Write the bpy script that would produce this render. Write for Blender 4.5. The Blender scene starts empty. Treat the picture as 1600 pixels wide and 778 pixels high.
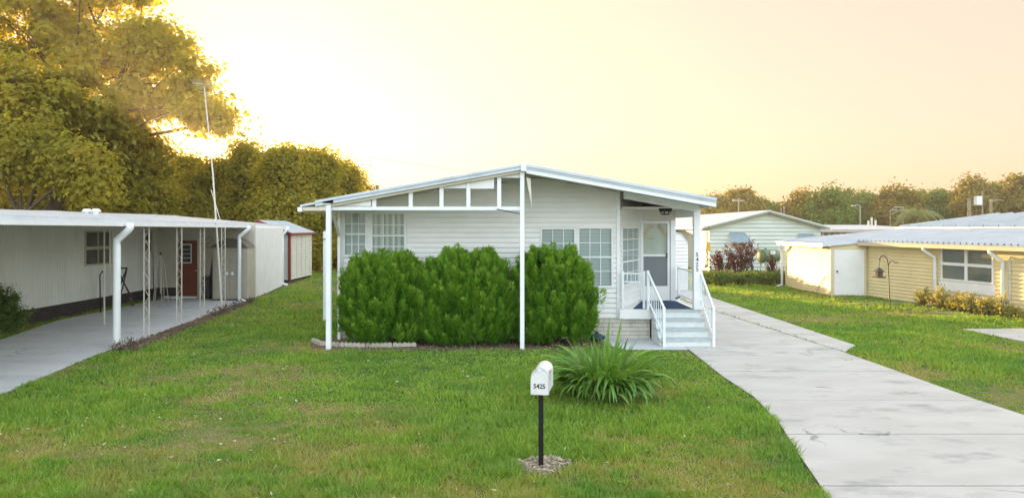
import bpy, math, random
import numpy as np
from mathutils import Vector
R = math.radians
random.seed(7); rng = np.random.default_rng(7)
sc = bpy.context.scene
col = sc.collection

# ------------------------------------------------------------ camera
HC, FPX, HZ = 2.75, 1067.0, 355.0
cam = bpy.data.objects.new('camera', bpy.data.cameras.new('camera')); col.objects.link(cam)
cam.location = (0, 0, HC); cam.rotation_euler = (R(90), 0, 0)
cam.data.sensor_width = 36; cam.data.lens = FPX/1600*36
cam.data.shift_y = -(389-HZ)/1600
cam.data.clip_end = 3000
sc.camera = cam

# ------------------------------------------------------------ sky, sun, exposure
SUN_AZ, SUN_EL = math.atan2(-468, 1067), math.atan2(85, 1165)
world = bpy.data.worlds.new('World'); sc.world = world; world.use_nodes = True
wt = world.node_tree; wn = wt.nodes; wl = wt.links
bg = wn['Background']
sky = wn.new('ShaderNodeTexSky'); sky.sky_type = 'NISHITA'; sky.sun_disc = False
sky.sun_elevation = SUN_EL; sky.sun_rotation = SUN_AZ
sky.altitude = 0; sky.air_density = 1.0; sky.dust_density = 2.2; sky.ozone_density = 1.6
# the photograph is tone-mapped: compress the sky's range, warm the sunward half, brighten the cool half behind the camera to light the house fronts
gam = wn.new('ShaderNodeGamma'); gam.inputs['Gamma'].default_value = 0.22
tc = wn.new('ShaderNodeTexCoord'); dt = wn.new('ShaderNodeVectorMath'); dt.operation = 'DOT_PRODUCT'
dt.inputs[1].default_value = (math.sin(SUN_AZ)*math.cos(SUN_EL), math.cos(SUN_AZ)*math.cos(SUN_EL), math.sin(SUN_EL))
mr = wn.new('ShaderNodeMapRange'); mr.interpolation_type = 'SMOOTHSTEP'; mr.inputs[1].default_value = -.25; mr.inputs[2].default_value = .5
tint = wn.new('ShaderNodeMixRGB'); tint.inputs[1].default_value = (1.52, 1.54, 1.57, 1); tint.inputs[2].default_value = (.605, .462, .365, 1)
mul = wn.new('ShaderNodeMixRGB'); mul.blend_type = 'MULTIPLY'; mul.inputs[0].default_value = 1
wl.new(tc.outputs['Generated'], dt.inputs[0]); wl.new(dt.outputs['Value'], mr.inputs[0]); wl.new(mr.outputs[0], tint.inputs[0])
wl.new(sky.outputs[0], gam.inputs[0]); wl.new(gam.outputs[0], mul.inputs[1]); wl.new(tint.outputs[0], mul.inputs[2]); wl.new(mul.outputs[0], bg.inputs[0])
bg.inputs[1].default_value = 0.15
sl = bpy.data.lights.new('sun', 'SUN'); sl.energy = 1.25; sl.angle = R(0.6); sl.color = (1, .66, .28)
sun = bpy.data.objects.new('sun', sl); col.objects.link(sun)
sd = Vector((math.sin(SUN_AZ)*math.cos(SUN_EL), math.cos(SUN_AZ)*math.cos(SUN_EL), math.sin(SUN_EL)))
sun.rotation_euler = sd.to_track_quat('Z', 'Y').to_euler(); sun.location = (-20, 45, 20)
vs = sc.view_settings
vs.view_transform = 'Standard'; vs.look = 'None'; vs.gamma = 1; vs.use_curve_mapping = False
vs.exposure = 3.42
sc.cycles.diffuse_bounces = 6

# ------------------------------------------------------------ helpers
def at(px, py, Y): return Vector(((px-800)/FPX*Y, Y, HC-(py-HZ)/FPX*Y))
def G(px, py): return at(px, py, HC*FPX/(py-HZ))

MATS = {}
def nn(nt, t, **kw):
    n = nt.nodes.new(t)
    for k, v in kw.items(): setattr(n, k, v)
    return n
def mat(name, c1, c2=None, scale=3.0, rough=.6, bump=0, bscale=40, metal=0, trans=0, spec=.4,
        stain=None, sscale=1.2, samount=.5, stretch=(1, 1, 1), island=0, attr=None, detail=6, sthr=.55):
    if name in MATS: return MATS[name]
    m = bpy.data.materials.new(name); m.use_nodes = True; nt = m.node_tree; L = nt.links
    p = nt.nodes['Principled BSDF']; out = nt.nodes['Material Output']
    p.inputs['Roughness'].default_value = rough; p.inputs['Metallic'].default_value = metal
    p.inputs['Specular IOR Level'].default_value = spec
    geo = nn(nt, 'ShaderNodeNewGeometry')
    mp = nn(nt, 'ShaderNodeMapping'); mp.inputs['Scale'].default_value = stretch
    L.new(geo.outputs['Position'], mp.inputs[0])
    c2 = c2 or tuple(x*.85 for x in c1)
    mix = nn(nt, 'ShaderNodeMixRGB'); mix.inputs[1].default_value = (*c1, 1); mix.inputs[2].default_value = (*c2, 1)
    nz = nn(nt, 'ShaderNodeTexNoise'); nz.inputs['Scale'].default_value = scale; nz.inputs['Detail'].default_value = detail
    L.new(mp.outputs[0], nz.inputs['Vector'])
    rp = nn(nt, 'ShaderNodeMapRange'); rp.inputs[1].default_value = .3; rp.inputs[2].default_value = .7
    L.new(nz.outputs['Fac'], rp.inputs[0])
    fac = rp.outputs[0]
    if island:
        a = nn(nt, 'ShaderNodeMix'); a.data_type = 'FLOAT'; a.inputs[0].default_value = island
        L.new(fac, a.inputs[2]); L.new(geo.outputs['Random Per Island'], a.inputs[3]); fac = a.outputs[0]
    L.new(fac, mix.inputs[0]); colr = mix.outputs[0]
    if attr:
        at_ = nn(nt, 'ShaderNodeAttribute'); at_.attribute_name = attr[0]
        mx = nn(nt, 'ShaderNodeMixRGB'); mx.inputs[2].default_value = (*attr[1], 1)
        L.new(at_.outputs['Fac'], mx.inputs[0]); L.new(colr, mx.inputs[1]); colr = mx.outputs[0]
    if stain:
        n2 = nn(nt, 'ShaderNodeTexNoise'); n2.inputs['Scale'].default_value = sscale; n2.inputs['Detail'].default_value = 9
        n2.inputs['Roughness'].default_value = .65
        L.new(mp.outputs[0], n2.inputs['Vector'])
        r2 = nn(nt, 'ShaderNodeMapRange'); r2.inputs[1].default_value = sthr; r2.inputs[2].default_value = sthr+.2; r2.inputs[4].default_value = samount
        L.new(n2.outputs['Fac'], r2.inputs[0])
        mx = nn(nt, 'ShaderNodeMixRGB'); mx.inputs[2].default_value = (*stain, 1)
        L.new(r2.outputs[0], mx.inputs[0]); L.new(colr, mx.inputs[1]); colr = mx.outputs[0]
    L.new(colr, p.inputs['Base Color'])
    if bump:
        nb = nn(nt, 'ShaderNodeTexNoise'); nb.inputs['Scale'].default_value = bscale; nb.inputs['Detail'].default_value = 4
        L.new(mp.outputs[0], nb.inputs['Vector'])
        b = nn(nt, 'ShaderNodeBump'); b.inputs['Strength'].default_value = bump; b.inputs['Distance'].default_value = .02
        L.new(nb.outputs['Fac'], b.inputs['Height']); L.new(b.outputs[0], p.inputs['Normal'])
    if trans:
        tr = nn(nt, 'ShaderNodeBsdfTranslucent'); ms = nn(nt, 'ShaderNodeMixShader'); ms.inputs[0].default_value = trans
        br = nn(nt, 'ShaderNodeMixRGB', blend_type='MULTIPLY'); br.inputs[0].default_value = 1; br.inputs[2].default_value = (2.0, 1.65, .75, 1)
        L.new(colr, br.inputs[1]); L.new(br.outputs[0], tr.inputs[0])
        L.new(p.outputs[0], ms.inputs[1]); L.new(tr.outputs[0], ms.inputs[2]); L.new(ms.outputs[0], out.inputs[0])
    MATS[name] = m
    return m
def glass_mat():
    m = bpy.data.materials.new('window_glass'); m.use_nodes = True; nt = m.node_tree; L = nt.links
    for n in list(nt.nodes):
        if n.type == 'BSDF_PRINCIPLED': nt.nodes.remove(n)
    out = nt.nodes['Material Output']
    t = nn(nt, 'ShaderNodeBsdfTransparent'); t.inputs[0].default_value = (.93, .96, .95, 1)
    g = nn(nt, 'ShaderNodeBsdfGlossy'); g.inputs['Roughness'].default_value = .03
    f = nn(nt, 'ShaderNodeFresnel'); f.inputs[0].default_value = 1.5
    ge = nn(nt, 'ShaderNodeNewGeometry'); su = nn(nt, 'ShaderNodeMath', operation='SUBTRACT'); su.use_clamp = True   # no inner reflection
    L.new(f.outputs[0], su.inputs[0]); L.new(ge.outputs['Backfacing'], su.inputs[1])
    ms = nn(nt, 'ShaderNodeMixShader')
    L.new(su.outputs[0], ms.inputs[0]); L.new(t.outputs[0], ms.inputs[1]); L.new(g.outputs[0], ms.inputs[2]); L.new(ms.outputs[0], out.inputs[0])
    return m

class MB:
    def __init__(s): s.v = []; s.f = []
    def add(s, vs, fs):
        o = len(s.v); s.v += [Vector(v) for v in vs]; s.f += [tuple(i+o for i in f) for f in fs]; return s
    def box(s, x0, x1, y0, y1, z0, z1):
        return s.add([(x0,y0,z0),(x1,y0,z0),(x1,y1,z0),(x0,y1,z0),(x0,y0,z1),(x1,y0,z1),(x1,y1,z1),(x0,y1,z1)],
            [(3,2,1,0),(4,5,6,7),(0,1,5,4),(1,2,6,5),(2,3,7,6),(3,0,4,7)])
    def fbox(s, F, s0, s1, z0, z1, d0, d1):        # box in a wall frame
        return s.hexa([F.pt(a, z, d) for z in (z0, z1) for (a, d) in ((s0,d1),(s1,d1),(s1,d0),(s0,d0))])
    def hexa(s, p):
        return s.add(p, [(3,2,1,0),(4,5,6,7),(0,1,5,4),(1,2,6,5),(2,3,7,6),(3,0,4,7)])
    def prism(s, poly, z0, z1):
        n = len(poly)
        return s.add([(x,y,z0) for x,y in poly]+[(x,y,z1) for x,y in poly],
            [tuple(range(n))[::-1], tuple(range(n,2*n))]+[(i,(i+1)%n,n+(i+1)%n,n+i) for i in range(n)])
    def beam(s, a, b, w, h, up=(0,0,1)):
        a, b = Vector(a), Vector(b); d = (b-a).normalized(); up = Vector(up)
        if abs(d.dot(up)) > .95: up = Vector((0,1,0))
        r = d.cross(up).normalized()*(w/2); t = r.cross(d).normalized()*(h/2)
        return s.hexa([a-r-t, a+r-t, b+r-t, b-r-t, a-r+t, a+r+t, b+r+t, b-r+t])
    def tube(s, pts, r, n=8, caps=True):
        pts = [Vector(p) for p in pts]; k = len(pts); rs = r if isinstance(r, (list, tuple)) else [r]*k
        o = len(s.v); prev = None
        for i, p in enumerate(pts):
            d = (pts[min(i+1,k-1)]-pts[max(i-1,0)]).normalized()
            if prev is None: ref = Vector((0,0,1)) if abs(d.z) < .9 else Vector((1,0,0)); x = d.cross(ref).normalized()
            else: x = (prev-d*prev.dot(d)).normalized()
            prev = x; y = d.cross(x)
            for j in range(n):
                a = 2*math.pi*j/n; s.v.append(p+(x*math.cos(a)+y*math.sin(a))*rs[i])
        for i in range(k-1):
            for j in range(n):
                s.f.append((o+i*n+j, o+i*n+(j+1)%n, o+(i+1)*n+(j+1)%n, o+(i+1)*n+j))
        if caps: s.f.append(tuple(o+j for j in range(n))[::-1]); s.f.append(tuple(o+(k-1)*n+j for j in range(n)))
        return s
    def mesh(s, name, org=(0,0,0)):
        o = Vector(org); me = bpy.data.meshes.new(name); me.from_pydata([tuple(v-o) for v in s.v], [], s.f); me.update(); return me

class Frame:                                      # a vertical wall plane: s along, z up, d outwards
    def __init__(s, p0, p1, flip=False):
        s.P = Vector((p0[0], p0[1], 0)); q = Vector((p1[0], p1[1], 0)); s.L = (q-s.P).length
        s.u = (q-s.P).normalized(); s.n = Vector((s.u.y, -s.u.x, 0))*(-1 if flip else 1)
    def pt(s, a, z, d=0): return s.P+s.u*a+s.n*d+Vector((0,0,z))
    def px(s, px, py):                            # pixel -> (s, z) on this wall
        k = (px-800)/FPX
        # P + a u = (kY, Y)
        a = (k*s.P.y-s.P.x)/(s.u.x-k*s.u.y); Y = s.P.y+a*s.u.y
        return a, HC-(py-HZ)/FPX*Y

ORG = {}
def link(o, parent=None):
    col.objects.link(o)
    if parent: o.parent = parent
    return o
def tag(o, label, cat, group=None, kind=None):
    if label: o['label'] = label
    if cat: o['category'] = cat
    if group: o['group'] = group
    if kind: o['kind'] = kind
    return o
def thing(name, label, cat, loc, group=None):
    o = bpy.data.objects.new(name, None); o.empty_display_size = .2; link(o); o.location = loc
    ORG[o] = Vector(loc); return tag(o, label, cat, group)
def smooth(me):
    me.polygons.foreach_set('use_smooth', [True]*len(me.polygons)); return me
def part(name, mb, m, parent, sm=False, label=None):
    org = ORG[parent]; me = mb.mesh(name, org); me.materials.append(m)
    if sm: smooth(me)
    o = link(bpy.data.objects.new(name, me), parent); ORG[o] = org
    if label: o['label'] = label
    return o
def solo(name, mb, m, loc, label, cat, group=None, kind=None, sm=False):
    me = mb.mesh(name, loc); me.materials.append(m)
    if sm: smooth(me)
    o = link(bpy.data.objects.new(name, me)); o.location = loc; ORG[o] = Vector(loc)
    return tag(o, label, cat, group, kind)
def struct(name, mb, m, parent=None, label=None):
    me = mb.mesh(name); me.materials.append(m)
    o = link(bpy.data.objects.new(name, me), parent); ORG[o] = Vector((0,0,0))
    if not parent:
        o['kind'] = 'structure'
        if label: o['label'] = label
    return o
def np_mesh(name, V, T, m, org=(0,0,0), attrs=None):
    me = bpy.data.meshes.new(name); V = (V-np.array(org)).astype(np.float32); T = T.astype(np.int32)
    me.vertices.add(len(V)); me.vertices.foreach_set('co', V.ravel())
    me.loops.add(T.size); me.loops.foreach_set('vertex_index', T.ravel())
    me.polygons.add(len(T)); me.polygons.foreach_set('loop_start', np.arange(0, T.size, T.shape[1], dtype=np.int32))
    if attrs:
        for k, a in attrs.items():
            at_ = me.attributes.new(k, 'FLOAT', 'POINT'); at_.data.foreach_set('value', a.astype(np.float32))
    me.update(calc_edges=True); me.materials.append(m); return me
def unit(a): return a/np.maximum(np.linalg.norm(a, axis=1, keepdims=True), 1e-6)
def rdir(n): return unit(rng.normal(size=(n,3)))
def kites(P, A, L, W, S=None, fold=.25):
    n = len(P)
    if S is None: S = unit(np.cross(A, rdir(n)))
    N = np.cross(A, S); L = L[:,None]; W = W[:,None]
    m = P+A*L*.45
    V = np.stack([P, m+S*W/2+N*W*fold, P+A*L, m-S*W/2+N*W*fold], 1).reshape(-1, 3)
    b = np.arange(n)[:,None]*4
    T = np.concatenate([b+np.array([0,1,2]), b+np.array([0,2,3])], 1).reshape(-1, 3)
    return V, T
def leaf_obj(name, V, T, m, parent, kind=None, attrs=None):
    me = np_mesh(name, V, T, m, ORG[parent], attrs); o = link(bpy.data.objects.new(name, me), parent); ORG[o] = ORG[parent]
    if kind: o['kind'] = kind
    return o
def vnoise(x, y, seed=0):                         # smooth value noise, vectorised
    r = np.random.default_rng(seed).random((64, 64)); xi = np.floor(x).astype(int); yi = np.floor(y).astype(int)
    fx = x-xi; fy = y-yi; fx = fx*fx*(3-2*fx); fy = fy*fy*(3-2*fy)
    g = lambda a, b: r[a % 64, b % 64]
    return (g(xi,yi)*(1-fx)+g(xi+1,yi)*fx)*(1-fy)+(g(xi,yi+1)*(1-fx)+g(xi+1,yi+1)*fx)*fy
def inpoly(x, y, poly):
    c = np.zeros(len(x), bool); n = len(poly)
    for i in range(n):
        x0,y0 = poly[i]; x1,y1 = poly[(i+1)%n]
        if y0 == y1: continue
        c ^= ((y0 > y) != (y1 > y)) & (x < (x1-x0)*(y-y0)/(y1-y0)+x0)
    return c

# ------------------------------------------------------------ materials
M_white = mat('white_paint', (.80,.80,.79), (.72,.72,.71), 2.0, .5, stain=(.42,.40,.34), sscale=2.5, samount=.25, sthr=.58)
M_siding = mat('white_vinyl_siding', (.80,.80,.79), (.74,.74,.73), 1.5, .45, stain=(.5,.48,.42), sscale=1.3, samount=.25, stretch=(1,1,3), sthr=.56)
M_trim = mat('white_trim', (.80,.82,.84), (.74,.76,.78), 3, .4, stain=(.45,.42,.36), sscale=4, samount=.2, sthr=.6)
M_cream = mat('cream_trim', (.66,.60,.48), (.60,.54,.42), 3, .5, stain=(.35,.30,.22), sscale=3, samount=.3, sthr=.58)
M_soffit = mat('soffit', (.72,.69,.61), (.65,.62,.54), 2, .6)
M_roofmetal = mat('pale_roof_metal', (.58,.64,.70), (.50,.56,.62), 2, .35, stain=(.3,.3,.3), sscale=2, samount=.25, spec=.5)
M_glass = glass_mat(); MATS['window_glass'] = M_glass
def striped(name, c1, c2, freq, axis='Z'):
    m = mat(name, c1, c2); nt = m.node_tree; L = nt.links
    p = nt.nodes['Principled BSDF']; w = nn(nt, 'ShaderNodeTexWave'); w.bands_direction = axis
    w.inputs['Scale'].default_value = freq; w.inputs['Distortion'].default_value = .6 if axis == 'X' else 0.0
    g = nn(nt, 'ShaderNodeNewGeometry'); L.new(g.outputs['Position'], w.inputs['Vector'])
    mx = nn(nt, 'ShaderNodeMixRGB'); mx.inputs[1].default_value = (*c2,1); mx.inputs[2].default_value = (*c1,1)
    L.new(w.outputs['Fac'], mx.inputs[0]); L.new(mx.outputs[0], p.inputs['Base Color'])
    return m
M_blind = striped('window_blind', (.56,.60,.60), (.30,.34,.36), 9)
M_curtain = striped('window_curtain', (.62,.64,.60), (.34,.37,.36), 2.2, 'X')
M_dark = mat('dark_interior', (.05,.05,.05), rough=.8)
M_brick = mat('pale_brick', (.62,.59,.53), (.52,.49,.43), 6, .85, bump=.4, bscale=60, stain=(.28,.25,.2), sscale=3, samount=.5)
M_mortar = mat('mortar', (.22,.20,.17), rough=.95)
M_conc = mat('concrete', (.54,.52,.485), (.45,.43,.40), 1.4, .85, bump=.15, bscale=70, stain=(.17,.17,.17), sscale=1.5, samount=.75, stretch=(.6,1.2,1), sthr=.545)
M_concB = mat('worn_concrete', (.55,.56,.57), (.45,.46,.47), 1.0, .85, bump=.15, bscale=70, stain=(.16,.17,.18), sscale=.8, samount=.6, stretch=(.6,1.4,1), sthr=.58)
def cracks(m, scale):
    nt = m.node_tree; L = nt.links; p = nt.nodes['Principled BSDF']; src = p.inputs['Base Color'].links[0].from_socket
    g = nn(nt, 'ShaderNodeNewGeometry'); n = nn(nt, 'ShaderNodeTexNoise'); n.inputs['Scale'].default_value = scale; n.inputs['Detail'].default_value = 7; n.inputs['Distortion'].default_value = .6
    L.new(g.outputs['Position'], n.inputs['Vector'])
    a = nn(nt, 'ShaderNodeMath', operation='SUBTRACT'); a.inputs[1].default_value = .46; b = nn(nt, 'ShaderNodeMath', operation='ABSOLUTE')
    r = nn(nt, 'ShaderNodeMapRange'); r.inputs[1].default_value = .002; r.inputs[2].default_value = .006; r.inputs[3].default_value = .55; r.inputs[4].default_value = 0
    n2 = nn(nt, 'ShaderNodeTexNoise'); n2.inputs['Scale'].default_value = .7; L.new(g.outputs['Position'], n2.inputs['Vector'])
    r2 = nn(nt, 'ShaderNodeMapRange'); r2.inputs[1].default_value = .48; r2.inputs[2].default_value = .56; L.new(n2.outputs['Fac'], r2.inputs[0])
    k = nn(nt, 'ShaderNodeMath', operation='MULTIPLY'); mx = nn(nt, 'ShaderNodeMixRGB'); mx.inputs[2].default_value = (.10,.10,.095,1)
    L.new(n.outputs['Fac'], a.inputs[0]); L.new(a.outputs[0], b.inputs[0]); L.new(b.outputs[0], r.inputs[0]); L.new(r.outputs[0], k.inputs[0]); L.new(r2.outputs[0], k.inputs[1])
    L.new(k.outputs[0], mx.inputs[0]); L.new(src, mx.inputs[1]); L.new(mx.outputs[0], p.inputs['Base Color'])
cracks(M_conc, .45); cracks(M_concB, .5)
M_joint = mat('joint_filler', (.05,.047,.042), rough=1)
M_step = mat('step_paint', (.66,.69,.69), (.58,.61,.61), 4, .6, stain=(.3,.31,.30), sscale=5, samount=.4)
M_tread = mat('step_tread', (.46,.52,.52), (.36,.42,.43), 8, .8, stain=(.2,.2,.2), sscale=5, samount=.4)
M_carpet = mat('blue_carpet', (.025,.06,.12), (.015,.04,.09), 30, .95, bump=.5, bscale=200)
M_black = mat('black_metal', (.006,.006,.007), rough=.45)
M_soil = mat('soil', (.17,.125,.085), (.10,.075,.05), 9, .95, bump=.6, bscale=30, stain=(.32,.26,.2), sscale=6, samount=.6)
M_sand = mat('sandy_soil', (.42,.36,.29), (.28,.23,.17), 12, .95, bump=.6, bscale=40)
M_bark = mat('bark', (.13,.095,.065), (.07,.05,.035), 8, .95, bump=.8, bscale=15, stretch=(2,2,.4))
M_road = mat('asphalt', (.055,.055,.056), (.045,.045,.046), 4, .9, bump=.2)
M_num = mat('number_black', (.015,.015,.017), rough=.5)
M_stone = mat('cast_edging', (.50,.45,.38), (.40,.36,.30), 10, .9, bump=.4, bscale=60)

# ------------------------------------------------------------ ground plan (metres)
DRIVE_L = [(3.95,15.25),(3.86,12.6),(3.9,11.0),(3.72,9.5),(3.45,8.2),(3.2,6.9),(2.7,5.6)]
DRIVE = DRIVE_L+[(8.6,5.6),(7.6,8.2),(7.36,10.6),(7.24,14.85),(6.9,18.5),(6.45,24),(6.2,31.5),(3.95,31.5)]
STRIP = [(7.28,14.95),(7.95,15.8),(7.86,21),(7.75,26),(7.6,31.5),(6.25,31.5),(6.5,24),(6.95,18.5)]
WALK = [(2.55,15.25),(3.94,15.25),(3.94,16.79),(2.2,16.79),(2.2,15.9)]
PAD = [(12.05,18.35),(12.15,16.9),(12.4,15.9),(15.2,15.9),(14.6,18.5)]
CARPORT = [(-7.6,5.6),(-8.15,9.5),(-8.35,11.2),(-8.93,14.7),(-8.98,16.0),(-9.4,20.5),(-9.8,25.0),(-9.9,26.38),(-13.3,26.38),(-13.3,20.0),(-12.4,16.6),(-12.2,12),(-12.1,5.6)]
BED = [(-8.85,15.2),(-8.42,15.3),(-8.62,17.5),(-9.0,20.5),(-9.35,24),(-9.85,26.6),(-10.2,28.5),(-9.95,26.2),(-9.42,20.5),(-9.0,16.2)]
FRONTBED = [(-4.55,15.35),(-3.6,15.15),(-2.4,15.25),(-.5,15.3),(1.5,15.35),(2.1,15.7),(2.1,16.8),(-4.6,16.8),(-4.75,16.1)]
MBX = (.33, 7.8)

# lawn sheet with a dryness attribute shared with the blades
def dryness(x, y):
    d = .45*vnoise(x*.42+11, y*.7+3, 1)+.27*vnoise(x*1.7, y*2.4, 2)+.28*vnoise(x*6, y*8, 3)
    d = np.clip((d-.52)*4.2, 0, .95)
    return d
def lush(x, y): return np.clip((.6*vnoise(x*.5+5, y*.55, 8)+.4*vnoise(x*2, y*2, 9)-.3)*2.2, 0, 1)
ground = MB().add([(-900,-300,-.02),(900,-300,-.02),(900,1800,-.02),(-900,1800,-.02)], [(0,1,2,3)])
M_ground = mat('far_ground', (.075,.11,.03), (.11,.10,.045), .5, .95)
struct('ground', ground, M_ground)
gx = np.arange(-24, 30.01, .3); gy = np.arange(4.8, 46.01, .3); XX, YY = np.meshgrid(gx, gy)
V = np.stack([XX.ravel(), YY.ravel(), np.zeros(XX.size)+.004*vnoise(XX.ravel()*2, YY.ravel()*2, 4)], 1)
nx, ny = len(gx), len(gy); ii = (np.arange(ny-1)[:,None]*nx+np.arange(nx-1)[None]).ravel()
T = np.stack([ii, ii+1, ii+nx+1, ii+nx], 1)
M_lawn = mat('lawn_soil', (.032,.075,.010), (.06,.09,.02), 5, .95, bump=.5, bscale=25, attr=('dry', (.20,.17,.07)))
me = np_mesh('lawn', V, T, M_lawn, attrs={'dry': dryness(V[:,0], V[:,1])})
lawn = link(bpy.data.objects.new('lawn', me)); lawn['kind'] = 'structure'
struct('road', MB().add([(-60,-3,.006),(60,-3,.006),(60,5.2,.006),(-60,5.2,.006)], [(0,1,2,3)]), M_road)

# concrete driveways: slabs over a dark joint bed
def shrink(poly, g):
    c = Vector((sum(p[0] for p in poly)/len(poly), sum(p[1] for p in poly)/len(poly)))
    o = []
    for p in poly:
        d = Vector(p)-c; o.append(tuple(c+d*(1-g/max(d.length, .1))))
    return o
def clipY(poly, y0, y1):
    def cl(P, y, keep):
        o = []
        for i in range(len(P)):
            a, b = P[i], P[(i+1)%len(P)]; ia = keep(a[1]); ib = keep(b[1])
            if ia: o.append(a)
            if ia != ib:
                t = (y-a[1])/(b[1]-a[1]); o.append((a[0]+t*(b[0]-a[0]), y))
        return o
    return cl(cl(poly, y0, lambda v: v >= y0), y1, lambda v: v <= y1)
def slabs(name, poly, cuts, m, z=.03, gap=.017):
    bed = struct(name, MB().prism(poly, -.03, z-.012), M_joint)
    for a, b in zip(cuts[:-1], cuts[1:]):
        p = clipY(poly, a+gap, b-gap)
        if len(p) > 2: struct('concrete_slab', MB().prism(p, -.02, z+random.uniform(-.003,.004)), m, bed)
    return bed
slabs('driveway', DRIVE, [5.6,7.2,9.0,10.75,12.9,15.3,18.4,21.5,24.6,28,31.6], M_conc)
slabs('driveway_strip', STRIP, [14.9,18.2,21.6,25,28.4,31.6], M_conc, .027)
slabs('walkway', WALK, [15.2,16.0,16.8], M_concB, .025)
slabs('carport_floor', CARPORT, [5.6,9,12.5,15.5,19.5,23,26.4], M_concB)
slabs('concrete_pad', PAD, [15.8,18.6], M_conc, .025)
def patch(name, poly, m, z):
    me_ = MB(); me_.add([(x,y,z) for x,y in poly], [tuple(range(len(poly)))]); return struct(name, me_, m)
patch('planting_bed', BED, M_soil, .012)
patch('front_bed', FRONTBED, M_soil, .012)
pts = [(MBX[0]+.02+.30*(1+.18*math.sin(3*a)+.12*math.sin(5*a+1))*math.cos(a), MBX[1]+.05+.30*(1+.15*math.sin(2*a+1))*math.sin(a)) for a in [i*2*math.pi/28 for i in range(28)]]
MPATCH = pts
patch('bare_soil', pts, M_sand, .014)

# grass blades
M_grass = mat('grass_blade', (.065,.20,.022), (.34,.49,.085), 1.1, .6, trans=.4, island=.7, attr=('dry', (.38,.34,.13)), spec=.25, stain=(.045,.20,.055), sscale=.4, samount=.55, sthr=.48)
def grass():
    n = 1900000
    y = 6.4+(44-6.4)*rng.random(n)**2.1
    x = (rng.random(n)*2-1)*(y*.80+1.5)
    dens = np.clip((9/y)**.35, 0, 1)
    dry = dryness(x, y); lu = lush(x, y)
    keep = rng.random(n) < dens*(1-.55*dry)*(.30+.9*np.clip(1.7*vnoise(x*6.5, y*7.5, 31)-.35, 0, .8))
    keep &= (x > -15)
    for P in (DRIVE, STRIP, WALK, PAD, CARPORT, BED, MPATCH): keep &= ~inpoly(x, y, P)
    fb = inpoly(x, y, FRONTBED); keep &= ~fb | (rng.random(n) < .06)
    keep &= ~((x > -4.2) & (x < 4.5) & (y > 16.75) & (y < 31))
    keep &= ~((x > 14.1+.2*(27-y)) & (y < 27.2)) & ~((x > 12.6) & (y >= 27.2) & (y < 32))
    keep &= ~((x < -9.9-.1*(y-26.3)) & (y > 26.3) & (y < 38) & (x > -14))
    x, y, dry, lu = x[keep], y[keep], dry[keep], lu[keep]
    # gather into tufts
    n = len(x); x += .03*np.sin(y*70+x*9); y += .03*np.sin(x*70)
    tuft = .6*vnoise(x*9+3, y*9, 12)+.4*vnoise(x*3.1, y*3.7, 13); h = (.030+.075*rng.random(n)**1.7)*(.45+.9*lu)*(.5+1.0*tuft)*(1-.35*dry)*np.clip(.9+.012*(y-8), 1, 1.3)
    w = (.0065+.006*rng.random(n))*np.clip(y/8, 1, 3.2)
    a = rng.random(n)*2*np.pi; lean = h*(.25+.9*rng.random(n)); b = a+rng.normal(size=n)*.9
    bx, by = np.cos(b)*w, np.sin(b)*w
    V = np.stack([np.stack([x-by, y+bx, np.zeros(n)], 1), np.stack([x+by, y-bx, np.zeros(n)], 1),
                  np.stack([x+np.cos(a)*lean, y+np.sin(a)*lean, h], 1)], 1).reshape(-1, 3)
    T = np.arange(3*n).reshape(-1, 3)
    dv = np.clip(dry*.75+(rng.random(n) < .06)*.6, 0, 1)
    me = np_mesh('grass', V, T, M_grass, attrs={'dry': np.repeat(dv, 3)})
    o = link(bpy.data.objects.new('grass', me)); tag(o, 'short green lawn grass with dry patches', 'grass', kind='stuff')
grass()

# ------------------------------------------------------------ wall building blocks
def siding(parent, F, z0, z1, s0, s1, step, m, holes=(), xr=None, joined=False, name='siding_board', proud=.036, gap=.019):
    segs = []; z = z0
    while z < z1-.005:
        zt = min(z+step, z1)
        if xr:
            a, b = xr(z), xr(zt)
            if a is None: break
            if b is None: mid = (a[0]+a[1])/2; b = (mid-.02, mid+.02)
        else: a = b = (s0, s1)
        cuts = sorted((h[0], h[1]) for h in holes if min(zt, h[3])-max(z, h[2]) > .5*step)
        L = [a[0], b[0]]
        for h0, h1 in cuts:
            if h0 > L[0]: segs.append((z, zt, L[0], h0, L[1], h0))
            if h1 > L[0]: L = [h1, h1]
        if a[1] > L[0]: segs.append((z, zt, L[0], a[1], L[1], b[1]))
        z = zt
    jm = MB()
    for (z, zt, a0, b0, a1, b1) in segs:
        mb = jm if joined else MB()
        p = proud; z = z+gap
        mb.add([F.pt(a0,z,.001), F.pt(b0,z,.001), F.pt(b1,zt,.001), F.pt(a1,zt,.001),
                F.pt(a0,z,p), F.pt(b0,z,p), F.pt(b1,zt,.004), F.pt(a1,zt,.004)],
               [(4,5,6,7),(0,1,5,4),(1,2,6,5),(3,0,4,7),(2,3,7,6)])
        if not joined: part(name, mb, m, parent)
    if joined: part('siding', jm, m, parent)
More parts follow.
